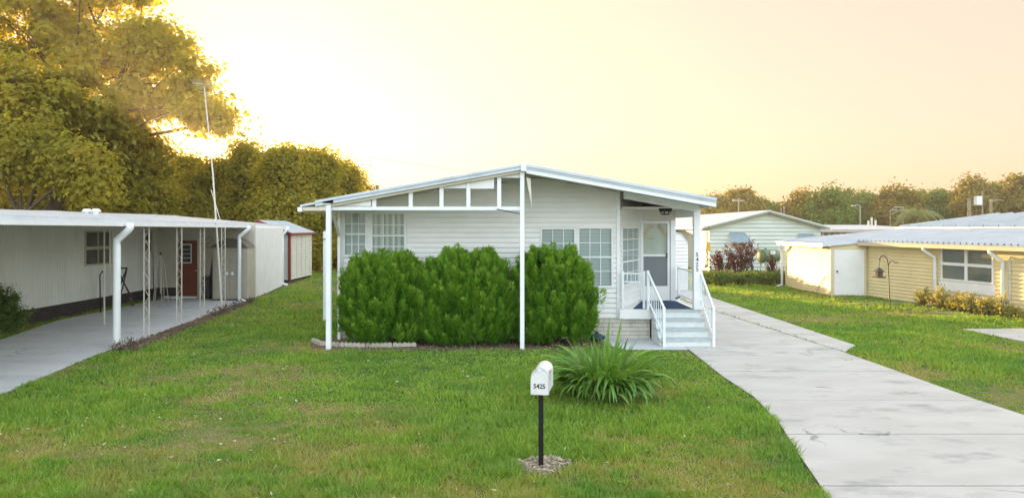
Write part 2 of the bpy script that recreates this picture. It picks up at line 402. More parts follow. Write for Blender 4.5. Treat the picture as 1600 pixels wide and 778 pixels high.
def window(parent, F, s0, s1, z0, z1, cols, rows, frame=M_trim, fw=.045, back=None, mid=True, muntin=.02, d=.042, splits=None):
    w = MB()
    w.fbox(F, s0-fw, s1+fw, z1, z1+fw, 0, d); w.fbox(F, s0-fw, s1+fw, z0-fw*1.2, z0, 0, d+.012)
    w.fbox(F, s0-fw, s0, z0, z1, 0, d); w.fbox(F, s1, s1+fw, z0, z1, 0, d)
    win = part('window', w, frame, parent)
    gw, gh = (s1-s0)/cols, (z1-z0)/rows
    g = MB()
    for i in range(1, cols): g.fbox(F, s0+i*gw-muntin/2, s0+i*gw+muntin/2, z0, z1, .004, .016)
    for j in range(1, rows):
        t = muntin*(2.0 if (mid and j == rows//2) else 1)
        g.fbox(F, s0, s1, z0+j*gh-t/2, z0+j*gh+t/2, .002, .018+.006*(t > muntin))
    if cols*rows > 1: part('glazing_bar', g, frame, win)
    for i in range(cols):
        for j in range(rows):
            q = MB().fbox(F, s0+i*gw+.002, s0+(i+1)*gw-.002, z0+j*gh+.002, z0+(j+1)*gh-.002, .006, .010)
            part('pane', q, M_glass, win)
    part('window_back', MB().fbox(F, s0+.005, s1-.005, z0+.005, z1-.005, -.03, -.02), back or M_blind, win)
    return win
def wallpoly(F, pts, d0=-.05, d1=0):              # closed wall panel from (s,z) outline
    n = len(pts)
    return MB().add([F.pt(a,z,d1) for a,z in pts]+[F.pt(a,z,d0) for a,z in pts],
        [tuple(range(n)), tuple(range(n,2*n))[::-1]]+[(i,(i+1)%n,n+(i+1)%n,n+i) for i in range(n)])
def framewall(F, s0, s1, z0, top, holes):         # backing wall pieces around windows (top: z at s)
    mb = MB(); xs = sorted({s0, s1, *[h[0] for h in holes], *[h[1] for h in holes]})
    for a, b in zip(xs[:-1], xs[1:]):
        hs = sorted((h[2], h[3]) for h in holes if h[0] <= a+1e-6 and h[1] >= b-1e-6); z = z0
        for h0, h1 in hs:
            mb.hexa([F.pt(a,z,0),F.pt(b,z,0),F.pt(b,z,-.08),F.pt(a,z,-.08),F.pt(a,h0,0),F.pt(b,h0,0),F.pt(b,h0,-.08),F.pt(a,h0,-.08)]); z = h1
        mb.hexa([F.pt(a,z,0),F.pt(b,z,0),F.pt(b,z,-.08),F.pt(a,z,-.08),F.pt(a,top(a),0),F.pt(b,top(b),0),F.pt(b,top(b),-.08),F.pt(a,top(a),-.08)])
    return mb
def text(name, s, size, m, parent, loc, rot, depth=.004):
    c = bpy.data.curves.new(name, 'FONT'); c.body = s; c.size = size; c.extrude = depth/2; c.offset = size*.012
    c.align_x = 'CENTER'; c.align_y = 'CENTER'
    t = bpy.data.objects.new(name, c); link(t); bpy.context.view_layer.update()
    me = bpy.data.meshes.new_from_object(t.evaluated_get(bpy.context.evaluated_depsgraph_get()))
    bpy.data.objects.remove(t); me.name = name; me.materials.clear(); me.materials.append(m)
    o = link(bpy.data.objects.new(name, me), parent); o.location = Vector(loc)-ORG[parent]; o.rotation_euler = rot
    ORG[o] = Vector(loc); return o

# ------------------------------------------------------------ the white house
XP, ZP, SL = .26, 4.17, .178
zt = lambda x: ZP-SL*abs(x-XP)                     # top of the roof
YF, YW = 15.3, 16.8
H = thing('mobile_home', 'white sided mobile home with low gable roof and corner porch steps', 'house', (0, YW, 0))
FW = Frame((-4.2, YW), (2.62, YW)); s_ = lambda x: x+4.2
wins = []
for (a, b, t, bt) in ((539.5,571,333.5,398), (582.5,632,334.5,402), (847,897,358.5,446), (905,955,357.5,446)):
    x0, z1 = FW.px(a, t); x1, z0 = FW.px(b, bt); wins.append((x0, x1, z0, z1))
topin = lambda s: zt(s-4.2)-.13
part('wall', framewall(FW, 0, FW.L, .5, topin, wins), M_siding, H)
part('wall', MB().box(-4.2,4.4,18.6,30,.5,3.2), M_siding, H)
part('wall', MB().box(-4.2,-4.1,16.88,18.6,.5,3.2), M_siding, H)
def xr_main(z):
    dz = ZP-.135-z
    if dz < 0: return None
    e = dz/SL; return (max(0, s_(XP-e)), min(FW.L, s_(XP+e)))
hol = [(a-.05, b+.05, c-.05, d+.05) for a,b,c,d in wins]
siding(H, FW, .515, 4.02, 0, FW.L, .123, M_siding, hol, xr_main)
M_in = mat('room_dark', (.10,.11,.10), rough=.9)
for i, w in enumerate(wins):
    window(H, FW, *w, 3, 4, back=[M_blind, M_curtain, M_blind, M_blind][i])
# broad white mullions and corner trims
tr = MB(); tr.fbox(FW, wins[0][1]+.046, wins[1][0]-.046, wins[0][2]-.05, wins[0][3]+.06, 0, .026)
part('window_mullion', tr, M_trim, H)
tr = MB(); tr.fbox(FW, wins[2][1]+.046, wins[3][0]-.046, wins[2][2]-.05, wins[2][3]+.05, 0, .024)
part('window_mullion', tr, M_siding, H)
part('corner_trim', MB().fbox(FW, -.03, .05, .5, topin(0), .002, .052), M_trim, H)
part('corner_trim', MB().fbox(FW, FW.L-.05, FW.L+.03, .515, topin(FW.L)+.02, .002, .054), M_trim, H)
# angled wall beside the door
FA = Frame((2.66, YW+.03), (3.46, 18.46))
aw = [FA.px(969.5, 358), FA.px(997.5, 444)]; awin = (aw[0][0]+.08, aw[1][0]-.05, 1.32, 2.72)
tA = lambda s: zt(2.66+s*FA.u.x)-.13
part('wall', framewall(FA, 0, FA.L, .5, tA, [awin]), M_siding, H)
siding(H, FA, .8, 3.4, 0, FA.L, .123, M_siding, [(awin[0]-.05, awin[1]+.05, awin[2]-.05, awin[3]+.05)])
window(H, FA, *awin, 3, 5)
part('corner_trim', MB().fbox(FA, FA.L-.09, FA.L, .77, tA(FA.L), .002, .058), M_trim, H)
# door wall
YD = 18.46
FD = Frame((3.46, YD), (4.42, YD))
part('door_header', MB().fbox(FD, 0, FD.L, 2.94, zt(4.4)-.12, -.08, 0), M_soffit, H)
part('door_jamb', MB().fbox(FD, .82, FD.L, .77, 2.94, -.08, .03), M_trim, H)
part('wall', MB().fbox(FD, -.1, FD.L, .5, 3.2, -.2, -.1), M_siding, H)
door = part('door', MB().fbox(FD, .03,.09,.78,2.92,-.03,.02).fbox(FD,.74,.80,.78,2.92,-.03,.02).fbox(FD,.09,.74,2.85,2.92,-.03,.02)
            .fbox(FD,.09,.74,.78,1.16,-.03,.018).fbox(FD,.09,.74,1.96,2.02,-.03,.018), M_trim, H)
M_screen = mat('door_screen', (.20,.22,.23), (.16,.18,.19), 30, .8)
M_doorglass = mat('door_curtain', (.60,.60,.54), (.48,.50,.46), 1.2, .5, stretch=(6,1,1))
part('screen', MB().fbox(FD, .09,.74,1.16,1.96,-.01,-.005), M_screen, door)
part('pane', MB().fbox(FD, .09,.74,2.02,2.85,.004,.008), M_glass, door)
part('curtain', MB().fbox(FD, .09,.74,2.02,2.85,-.05,-.04), M_doorglass, door)
part('inner_panel', MB().fbox(FD, .0,.82,.77,2.93,-.08,-.07), M_white, door)
arc = MB()  # orange arched reflection in the upper glass, built as tan strips
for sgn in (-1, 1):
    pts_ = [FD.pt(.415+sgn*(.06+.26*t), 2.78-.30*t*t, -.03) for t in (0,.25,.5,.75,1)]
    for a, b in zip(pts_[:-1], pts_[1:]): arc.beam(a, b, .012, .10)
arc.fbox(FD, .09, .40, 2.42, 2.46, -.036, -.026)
part('arch_reflection', arc, mat('tan_reflection', (.62,.50,.36), (.5,.4,.28)), door)
part('door_handle', MB().fbox(FD, .70,.73,1.93,2.05,.02,.05), M_black, door)
# roof
def slope_box(mb, xa, xb, ya, yb, ta, tb):         # slab between roof-top offsets
    return mb.hexa([(xa,ya,zt(xa)-ta),(xb,ya,zt(xb)-ta),(xb,yb,zt(xb)-ta),(xa,yb,zt(xa)-ta),
                    (xa,ya,zt(xa)-tb),(xb,ya,zt(xb)-tb),(xb,yb,zt(xb)-tb),(xa,yb,zt(xa)-tb)])
XR, XL = 4.55, -4.1
roof = part('roof', slope_box(slope_box(MB(), XL, XP, YF+.02, 30.4, .10, .012), XP, XR, YF+.02, 30.4, .10, .012), M_roofmetal, H)
part('soffit', slope_box(slope_box(MB(), XL, XP, YF+.05, 30, .118, .102), XP, XR-.05, YF+.05, 30, .118, .102), M_soffit, roof)
part('fascia', slope_box(slope_box(MB(), XL-.3, XP, YF-.02, YF+.018, .125, 0), XP, XR+.02, YF-.02, YF+.018, .105, 0), M_roofmetal, roof)
part('fascia_lip', slope_box(slope_box(MB(), XP, XR+.03, YF-.045, YF-.022, .06, -.006), XL-.3, XP, YF-.045, YF-.022, .05, -.006), M_roofmetal, roof)
part('fascia_lower', slope_box(MB(), XP+.06, XR+.02, YF+.0, YF+.03, .20, .107), M_trim, roof)
part('fascia_lower', slope_box(MB(), XL-.25, XP-.06, YF+.04, YF+.075, .185, .127), M_cream, roof)
part('side_fascia', MB().box(XR, XR+.035, YF+.02, 30.4, zt(XR)-.2, zt(XR)-.003), M_roofmetal, roof)
aw_ = MB()
aw_.hexa([(-4.75,YF-.01,3.205),(-4.05,YF-.01,zt(-4.05)-.07),(-4.05,24,zt(-4.05)-.07),(-4.75,24,3.205),(-4.75,YF-.01,3.25),(-4.05,YF-.01,zt(-4.05)-.02),(-4.05,24,zt(-4.05)-.02),(-4.75,24,3.25)])
part('awning_roof', aw_, M_roofmetal, roof)
part('gutter', MB().box(-4.80,-4.70,YF-.02,24,3.10,3.20), M_trim, roof)
part('eave_beam', MB().box(-4.69,-4.1,YF+.02,YF+.06,3.12,3.2), M_cream, roof)
part('ridge_cap', MB().box(XP-.06,XP+.06,YF-.06,YF+.12,ZP-.17,ZP+.012), M_trim, roof)
part('vent_pipe', MB().tube([(-3.55,18,3.3),(-3.55,18,3.86)], .045, 8), mat('rusty_pipe', (.26,.17,.09), (.18,.11,.06)), roof)
# front truss over the left half
YT = YF+.14
zb = HC+(HZ-325.5)/FPX*YT
part('truss_beam', MB().box(-4.17, XP-.06, YT-.04, YT+.04, zb-.045, zb+.035), M_trim, H)
for px in (585, 642, 690, 732, 780):
    x = (px-800)/FPX*YT
    part('truss_stud', MB().hexa([(x-.045,YT-.03,zb+.036),(x+.045,YT-.03,zb+.036),(x+.045,YT+.03,zb+.036),(x-.045,YT+.03,zb+.036),
        (x-.045,YT-.03,zt(x-.045)-.12),(x+.045,YT-.03,zt(x+.045)-.12),(x+.045,YT+.03,zt(x+.045)-.12),(x-.045,YT+.03,zt(x-.045)-.12)]), M_trim, H)
def tp(px, py): p = at(px, py, YT); return p.x, p.z
def tpanel(pts, m):
    q = [tp(*p) for p in pts]; n = len(q)
    part('truss_panel', MB().add([(x,YT-.012,z) for x,z in q]+[(x,YT+.012,z) for x,z in q],
        [tuple(range(n)), tuple(range(n,2*n))[::-1]]+[(i,(i+1)%n,n+(i+1)%n,n+i) for i in range(n)]), m, H)
tpanel([(517,322),(580,322),(580,306),(517,319)], M_white)
tpanel([(693.5,294.5),(728.5,294.5),(728.5,282),(693.5,289)], M_white)
tpanel([(735.5,295),(772,295),(772,277),(735.5,282)], M_white)
tpanel([(783.5,278),(813,278),(813,269),(783.5,274)], M_white)
M_net = mat('screen_mesh', (.55,.52,.45), rough=.9)
nt = M_net.node_tree; tb = nn(nt, 'ShaderNodeBsdfTransparent'); mx = nn(nt, 'ShaderNodeMixShader'); mx.inputs[0].default_value = .90
nt.links.new(nt.nodes['Principled BSDF'].outputs[0], mx.inputs[1]); nt.links.new(tb.outputs[0], mx.inputs[2]); nt.links.new(mx.outputs[0], nt.nodes['Material Output'].inputs[0])
for a, b in ((588.5,638.5),(645.5,686.5),(693.5,728.5),(735.5,776.5)):
    (xa, _), (xb, _) = tp(a, 0), tp(b, 0)
    part('truss_screen', MB().hexa([(xa,YT+.014,zb+.03),(xb,YT+.014,zb+.03),(xb,YT+.018,zb+.03),(xa,YT+.018,zb+.03),
        (xa,YT+.014,zt(xa)-.13),(xb,YT+.014,zt(xb)-.13),(xb,YT+.018,zt(xb)-.13),(xa,YT+.018,zt(xa)-.13)]), M_net, H)
part('loose_strip', MB().beam((XP-1.55+.95,YT-.05,zb-.02),(XP-.08,YT-.05,zb-.13), .012, .018), M_dark, H)
# loose flap hanging off the gable right of the centre post
fl = MB(); q = [at(822,277,YT), at(829,279,YT+.02), at(831.5,330,YT+.05), at(829.5,316,YT)]
fl.add([v for v in q]+[v+Vector((0,.012,0)) for v in q], [(0,1,2,3),(7,6,5,4),(0,4,5,1),(1,5,6,2),(2,6,7,3),(3,7,4,0)])
part('loose_flap', fl, M_soffit, H)
# posts
def hpost(x, y, z0, z1, w): return part('post', MB().box(x-w/2, x+w/2, y-w/2, y+w/2, z0, z1), M_trim, H)
hpost(-4.12, 15.36, 0, 3.28, .105); part('post_cap', MB().box(-4.24,-4.0,15.28,15.44,3.285,3.36), M_trim, H)
hpost(XP-.03, YF+.1, 0, ZP-.18, .095)
hpost(-4.22, YW-.12, .0, 3.2, .07)
part('brace', MB().beam((-4.1,15.5,3.16),(-4.2,16.6,2.55), .06, .06), M_trim, H)
P4 = (4.46, 16.52); hpost(P4[0], P4[1], .77, zt(P4[0])-.12, .15)
part('porch_beam', MB().hexa([(2.7,16.44,zt(2.7)-.30),(4.54,16.44,zt(4.54)-.30),(4.54,16.56,zt(4.54)-.30),(2.7,16.56,zt(2.7)-.30),
                              (2.7,16.44,zt(2.7)-.125),(4.54,16.44,zt(4.54)-.125),(4.54,16.56,zt(4.54)-.125),(2.7,16.56,zt(2.7)-.125)]), M_trim, H)
part('porch_beam', MB().box(4.40,4.50,16.6,30,3.0,3.29), M_white, H)
part('porch_ceiling', MB().box(2.7,4.38,16.58,YD,3.22,3.24), M_soffit, H)
# porch deck
part('deck', MB().prism([(2.62,16.62),(4.56,16.62),(4.56,18.6),(3.4,18.6)], .52, .757), M_white, H)
FK = Frame((2.66, 16.74), (3.36, 16.74))
part('carpet', MB().prism([(2.95,16.64),(4.40,16.64),(4.40,18.42),(3.50,18.42)], .757, .769), M_carpet, H)
part('wall', MB().box(2.66,4.5,16.74,16.8,.5,.75), M_siding, H)
siding(H, FK, .515, .76, 0, FK.L, .123, M_siding)
# brick skirt
part('skirt_wall', MB().box(-4.2,3.40,16.79,16.87,0,.5), M_mortar, H)
part('skirt_wall', MB().box(4.30,4.40,16.9,30,0,.5), M_mortar, H)
brow = .1
for r_ in range(5):
    x = -4.2-(.21 if r_ % 2 else 0)
    while x < 3.38:
        a, b = max(x+.005, -4.2), min(x+.425, 3.385)
        if b-a > .03:
            j = random.uniform(0,.006)
            part('brick', MB().box(a, b, 16.772-j, 16.79, r_*brow+.005, r_*brow+.095), M_brick, H)
        x += .43
# porch steps
ST = thing('porch_steps', 'pale painted porch steps with white iron handrails', 'steps', (4.0, 15.6, 0))
for i, y in enumerate((15.62, 15.91, 16.20, 16.47)):
    z = .19*(i+1)
    part('riser', MB().box(3.44, 4.56, y, y+.30 if i < 3 else 16.61, z-.19+.001, z-.036), M_step, ST)
    part('tread', MB().box(3.38, 4.58, y-.035, y+.30 if i < 3 else 16.615, z-.035, z), M_tread, ST)
part('side_panel', MB().add([(3.39,15.64,.03),(3.39,16.60,.03),(3.39,16.60,.72),(3.39,16.46,.72),(3.39,15.68,.15),(3.435,15.64,.03),(3.435,16.60,.03),(3.435,16.60,.72),(3.435,16.46,.72),(3.435,15.68,.15)],
    [(0,1,2,3,4),(9,8,7,6,5),(0,5,6,1),(1,6,7,2),(2,7,8,3),(3,8,9,4),(4,9,5,0)]), M_step, ST)
M_rail = mat('white_iron_rail', (.76,.79,.82), (.68,.71,.74), 6, .4)
def rail(x, dx=0):
    r = thing('stair_handrail', 'white iron stair handrail %s' % ('under the numbered porch post' if x > 4 else 'on the bush side of the porch steps'), 'handrail', (x, 15.58, 0))
    part('newel_post', MB().box(x-.03,x+.03,15.55,15.61,0,.92), M_rail, r)
    part('newel_post', MB().box(x-.03+dx,x+.03+dx,16.50,16.56,.76,1.70), M_rail, r)
    a, b = Vector((x,15.58,.90)), Vector((x+dx,16.53,1.66))
    part('top_rail', MB().beam(a-(b-a)*.02, b, .045, .035), M_rail, r)
    lo = Vector((0,0,-.66)); part('bottom_rail', MB().beam(a+lo, b+lo, .03, .025), M_rail, r)
    for k in range(1, 9):
        p = a.lerp(b, k/9); part('baluster', MB().box(p.x-.007,p.x+.007,p.y-.007,p.y+.007,p.z-.65,p.z-.015), M_rail, r)
    return r
rail(3.47, -.18)
rail(4.60, -.03)
def dkrail(name_lab, a, b, n, z0, z1, ends=(1,1)):
    r = thing('porch_railing', name_lab, 'railing', (a[0], a[1], .77))
    A, B = Vector((*a,0)), Vector((*b,0)); Z = lambda z: Vector((0,0,z))
    for e, p in zip(ends, (A, B)):
        if e: part('post', MB().box(p.x-.028,p.x+.028,p.y-.028,p.y+.028,.77,z1+.06), M_rail, r)
    part('top_rail', MB().beam(A+Z(z1), B+Z(z1), .04, .03), M_rail, r)
    part('bottom_rail', MB().beam(A+Z(z0), B+Z(z0), .03, .025), M_rail, r)
    for k in range(1, n):
        p = A.lerp(B, k/n); part('baluster', MB().box(p.x-.007,p.x+.007,p.y-.007,p.y+.007,z0,z1), M_rail, r)
    return r
dkrail('white porch railing closing the deck beside the angled window wall', (2.70,16.66), (3.22,16.66), 5, 1.42, 1.62)
rr = dkrail('white barred porch railing along the driveway side of the deck', (4.46,16.72), (4.46,18.30), 13, .95, 1.66, (0,1))
part('hose_nozzle', MB().beam((4.40,17.9,.93),(4.26,17.75,.90), .04, .03), M_black, rr)
# house numbers on the post
for i, ch in enumerate('5425'):
    zc = HC-(398+i*7.7-HZ)/FPX*16.43
    text('house_number', ch, .13, M_num, H, (P4[0]-.005+.006*(i % 2), P4[1]-.079, zc), (R(90),0,0))
# porch lamp
LP = thing('porch_lamp', 'black lantern lamp fixed to the porch ceiling above the door', 'lamp', (3.86, 17.2, 3.16))
def frustum(mb, c, r0, r1, z0, z1, n=8):
    o = [(c[0]+r*math.cos(2*math.pi*(k+.5)/n), c[1]+r*math.sin(2*math.pi*(k+.5)/n), z) for r, z in ((r0,z0),(r1,z1)) for k in range(n)]
    return mb.add(o, [tuple(range(n))[::-1], tuple(range(n,2*n))]+[(k,(k+1)%n,n+(k+1)%n,n+k) for k in range(n)])
part('lamp_base', frustum(MB(), (3.86,17.2), .17, .17, 3.17, 3.22), M_black, LP)
part('lamp_body', frustum(MB(), (3.86,17.2), .10, .16, 3.06, 3.17), M_black, LP)
M_lampglass = mat('lamp_glass', (.4,.4,.36), rough=.2)
for k in range(8):
    a0 = 2*math.pi*(k+1)/8; c = Vector((3.86+.128*math.cos(a0), 17.2+.128*math.sin(a0), 3.115)); t_ = Vector((-math.sin(a0), math.cos(a0), 0))
    part('pane', MB().beam(c-t_*.036+Vector((0,0,.002)), c+t_*.036+Vector((0,0,.002)), .008, .06), M_lampglass, LP)

# tall white pole behind the left corner
tpole = MB().box(-5.56,-5.45,20.1,20.21,0,2.60); 
wp = thing('white_pole', 'plain white square pole standing on the lawn past the corner of the house', 'pole', (-5.5,20.15,0))
part('shaft', tpole, M_trim, wp); part('cap', frustum(MB(), (-5.505,20.155), .085, .05, 2.60, 2.63, 4), M_trim, wp)
part('cross_bolt', MB().tube([(-5.57,20.08,2.4),(-5.44,20.08,2.4)], .01, 6), M_black, wp)

# scalloped edging
for i, (x0, y0, x1, y1) in enumerate(((-4.75,16.25,-4.45,15.86),(-4.44,15.85,-3.97,15.66),(-3.95,15.66,-3.36,15.62),(-3.34,15.62,-2.75,15.65),(-2.73,15.65,-2.2,15.70))):
    F_ = Frame((x0,y0), (x1,y1)); n = max(3, round(F_.L/.1)); pr = [(0,0)]
    pr.append((F_.L, 0))
    for k in range(n-1, -1, -1):
        for t in (1, .75, .5, .25): pr.append(((k+t)*F_.L/n, .085+.035*math.sin(math.pi*t)))
    pr.append((0,.085))
    solo('edging_block', wallpoly(F_, pr, -.03, .03), M_stone, (x0,y0,0), 'pale scalloped edging block in the row under the bushes', 'edging block', 'scalloped edging blocks along the front bed')
bucket = thing('fabric_bundle', 'small dark teal bundle lying against the brick skirt', 'bundle', (1.9,16.5,.02))
bm_ = MB(); rr_ = []
for k, (z, r) in enumerate(((.02,.10),(.05,.135),(.11,.13),(.16,.08),(.19,.03))):
    rr_.append([(2.05+r*1.35*math.cos(a)*(1+.15*math.sin(3*a+k)), 16.5+r*math.sin(a), z+.015*math.sin(2*a+k)) for a in [2*math.pi*j/12 for j in range(12)]])
o_ = sum(rr_, []); bm_.add(o_, [tuple(range(12))[::-1], tuple(range(48,60))]+[(k*12+j,k*12+(j+1)%12,(k+1)*12+(j+1)%12,(k+1)*12+j) for k in range(4) for j in range(12)])
part('cloth', bm_, mat('teal_cloth', (.02,.07,.09), (.015,.05,.06), 10), bucket, True)
part('knot', frustum(MB(), (2.05,16.5), .035, .05, .185, .22, 7), MATS['teal_cloth'], bucket)

# ------------------------------------------------------------ plants: helpers
def curve_limb(mb, a, b, r0, r1, sag=.15, n=6):
    a, b = Vector(a), Vector(b); L = (b-a).length; off = Vector((random.uniform(-1,1), random.uniform(-1,1), random.uniform(.2,1)))*L*sag
    pts = [a.lerp(b, t)+off*math.sin(math.pi*t)+Vector((random.uniform(-1,1),random.uniform(-1,1),0))*L*.02 for t in [k/(n-1) for k in range(n)]]
    mb.tube(pts, [r0+(r1-r0)*k/(n-1) for k in range(n)], 6, False); return pts
def clumps(ells, ncl, per, cr, ls, seed, up=.2, flat=.7, zmin=0):
    """leaf positions: clumps over the outer volume of ellipsoids, every leaf a small folded kite"""
    g = np.random.default_rng(seed); C = []
    vol = np.array([e[3]*e[5] for e in ells])**.6; pick = g.choice(len(ells), ncl, p=vol/vol.sum())
    d = unit(g.normal(size=(ncl,3))); r = g.random(ncl)**.42
    E = np.array(ells)[pick]; C = E[:,:3]+d*r[:,None]*E[:,3:6]
    C = C[C[:,2] > zmin]; ncl = len(C)
    sz = cr*(.55+.8*g.random(ncl))
    k = g.poisson(per, ncl); idx = np.repeat(np.arange(ncl), k); n = len(idx)
    o = g.normal(size=(n,3))*np.array([.55,.55,.55*flat]); P = C[idx]+o*sz[idx][:,None]
    N = unit(unit(o)+g.normal(size=(n,3))*.45+np.array([0,0,up+.3])); A = unit(np.cross(N, g.normal(size=(n,3)))+np.array([0,0,-.15])); L = ls*(.6+.8*g.random(n))
    V, T = kites(P, A, L, L*(.5+.3*g.random(n)), unit(np.cross(N, A)))
    return C, V, T
def tree(name, label, base, ells, m, ncl, per, cr, ls, seed, tr, group=None, limbs=10, fork=None, zmin=0, lean=(0,0)):
    random.seed(seed); t = thing(name, label, 'tree', base, group); b = Vector(base)
    C, V, T = clumps(ells, ncl, per, cr, ls, seed, zmin=zmin)
    w = MB(); zc = min(e[2] for e in ells); top = max(e[2] for e in ells); ex = sum(e[0] for e in ells)/len(ells); ey = sum(e[1] for e in ells)/len(ells)
    mid = Vector((b.x*.5+ex*.5+lean[0], b.y*.5+ey*.5+lean[1], b.z+(fork or (zc-b.z)*.75)))
    pts = curve_limb(w, b-Vector((0,0,.1)), mid, tr, tr*.72, .05)
    pick = np.random.default_rng(seed).choice(len(C), min(limbs, len(C)), replace=False)
    for e in ells: curve_limb(w, mid, Vector(e[:3]), tr*.32, tr*.06, .2)
    for i in pick:
        s = min(ells, key=lambda e: sum((e[k]-C[i][k])**2 for k in range(3)))
        curve_limb(w, Vector(s[:3]).lerp(mid, random.uniform(0,.5)), Vector(C[i]), tr*.16, tr*.04, .12)
    part('trunk', w, M_bark, t, True); leaf_obj('crown', V, T, m, t)
    return t
M_leafA = mat('broad_leaf', (.21,.24,.034), (.40,.36,.062), .5, .55, trans=.66, island=.5, spec=.3)
M_leafB = mat('hedge_leaf', (.21,.24,.032), (.38,.35,.06), .6, .55, trans=.66, island=.5, spec=.3)
M_leafC = mat('far_leaf', (.07,.14,.035), (.15,.24,.06), .3, .6, trans=.35, island=.4, spec=.2)
M_leafD = mat('far_leaf_gold', (.15,.15,.04), (.25,.22,.06), .3, .6, trans=.4, island=.4, spec=.2)
M_thuja = mat('thuja_spray', (.040,.150,.009), (.10,.27,.02), 2.2, .55, trans=.3, island=.6, spec=.2, attr=('tip', (.24,.42,.045)))

# three clipped arborvitae
def thuja(px0, px1, pyt, Yc, depth, seed, label):
    g = np.random.default_rng(seed); cx = ((px0+px1)/2-800)/FPX*Yc; a = (px1-px0)/2/FPX*Yc; h = HC-(pyt-HZ)/FPX*Yc
    t = thing('arborvitae_bush', label, 'bush', (cx, Yc, 0)); b = depth
    def rad(z):                                    # profile, 0..1 height
        z = np.asarray(z, float)
        return np.where(z < .35, .84+.16*np.sin(np.clip(z/.35,0,1)*np.pi/2), np.sqrt(np.clip(1-(np.clip(z-.35,0,1)/.67)**3.0, 0, 1)))
    nl = 680; th = g.random(nl)*2*np.pi; z = .02+.96*g.random(nl); r = rad(z)*(.66+.25*g.random(nl))
    lump = 1+.06*np.sin(3*th+seed)+.06*np.sin(7*z*3+5*th)
    C = np.stack([cx+np.cos(th)*r*a*lump, Yc+np.sin(th)*r*b*lump, z*h*.84], 1)
    ax = unit(np.stack([np.cos(th)*.30*(1-z*.7), np.sin(th)*.30*(1-z*.7), np.ones(nl)*1.0], 1)+g.normal(size=(nl,3))*.13)
    LL = .24+.22*g.random(nl)+.12*(g.random(nl) < .12); per = 115
    idx = np.repeat(np.arange(nl), per); n = len(idx); tt = g.random(n)**.8
    rr = .115*np.clip(1.12-tt, 0, 1)**.7*np.clip(tt*5+.3, 0, 1)*(LL[idx]/.36)
    e1 = unit(np.cross(ax, rdir(nl)))[idx]; e2 = np.cross(ax[idx], e1); ph = g.random(n)*2*np.pi
    dr = e1*np.cos(ph)[:,None]+e2*np.sin(ph)[:,None]
    P = C[idx]+ax[idx]*(tt*LL[idx])[:,None]+dr*(rr*(.6+.4*g.random(n)))[:,None]
    P[:,2] = np.maximum(P[:,2], .03)
    A = unit(ax[idx]*1.0+dr*.55+g.normal(size=(n,3))*.22)
    L = .06+.05*g.random(n); V, T = kites(P, A, L, L*.30, unit(np.cross(A, dr)), .15)
    tip = np.clip(tt*1.1-.25+.5*(g.random(nl)[idx]-.5), 0, .8)
    leaf_obj('foliage', V, T, M_thuja, t, attrs={'tip': np.repeat(tip, 4)})
    co = MB(); nz, na = 12, 22; o = []
    for i in range(nz+1):
        zz = i/nz; q = float(rad(np.array(zz*.97)))*.50
        for j in range(na):
            an = 2*math.pi*j/na; w = 1+.08*math.sin(5*an+i*1.3)
            o.append((cx+math.cos(an)*a*q*w, Yc+math.sin(an)*b*q*w, 0.22+zz*h*.70))
    co.add(o, [tuple(range(na))[::-1], tuple(range(nz*na,(nz+1)*na))]+[(i*na+j,i*na+(j+1)%na,(i+1)*na+(j+1)%na,(i+1)*na+j) for i in range(nz) for j in range(na)])
    part('inner_foliage', co, M_thuja, t)
    tk = MB(); random.seed(seed)
    for k in range(4): tk.tube([(cx+random.uniform(-.12,.12), Yc-.1+random.uniform(-.1,.1), -.05), (cx+random.uniform(-.3,.3), Yc, .5)], [.05,.035], 6)
    part('trunk', tk, M_bark, t)
    return t
thuja(526, 680, 395, 16.08, .60, 21, 'rounded arborvitae bush below the two windows beside the corner post')
thuja(648, 813, 388, 15.93, .60, 22, 'widest arborvitae bush standing between the other two bushes')
thuja(794, 934, 384, 16.05, .60, 23, 'rounded arborvitae bush behind the centre post below the paired windows')

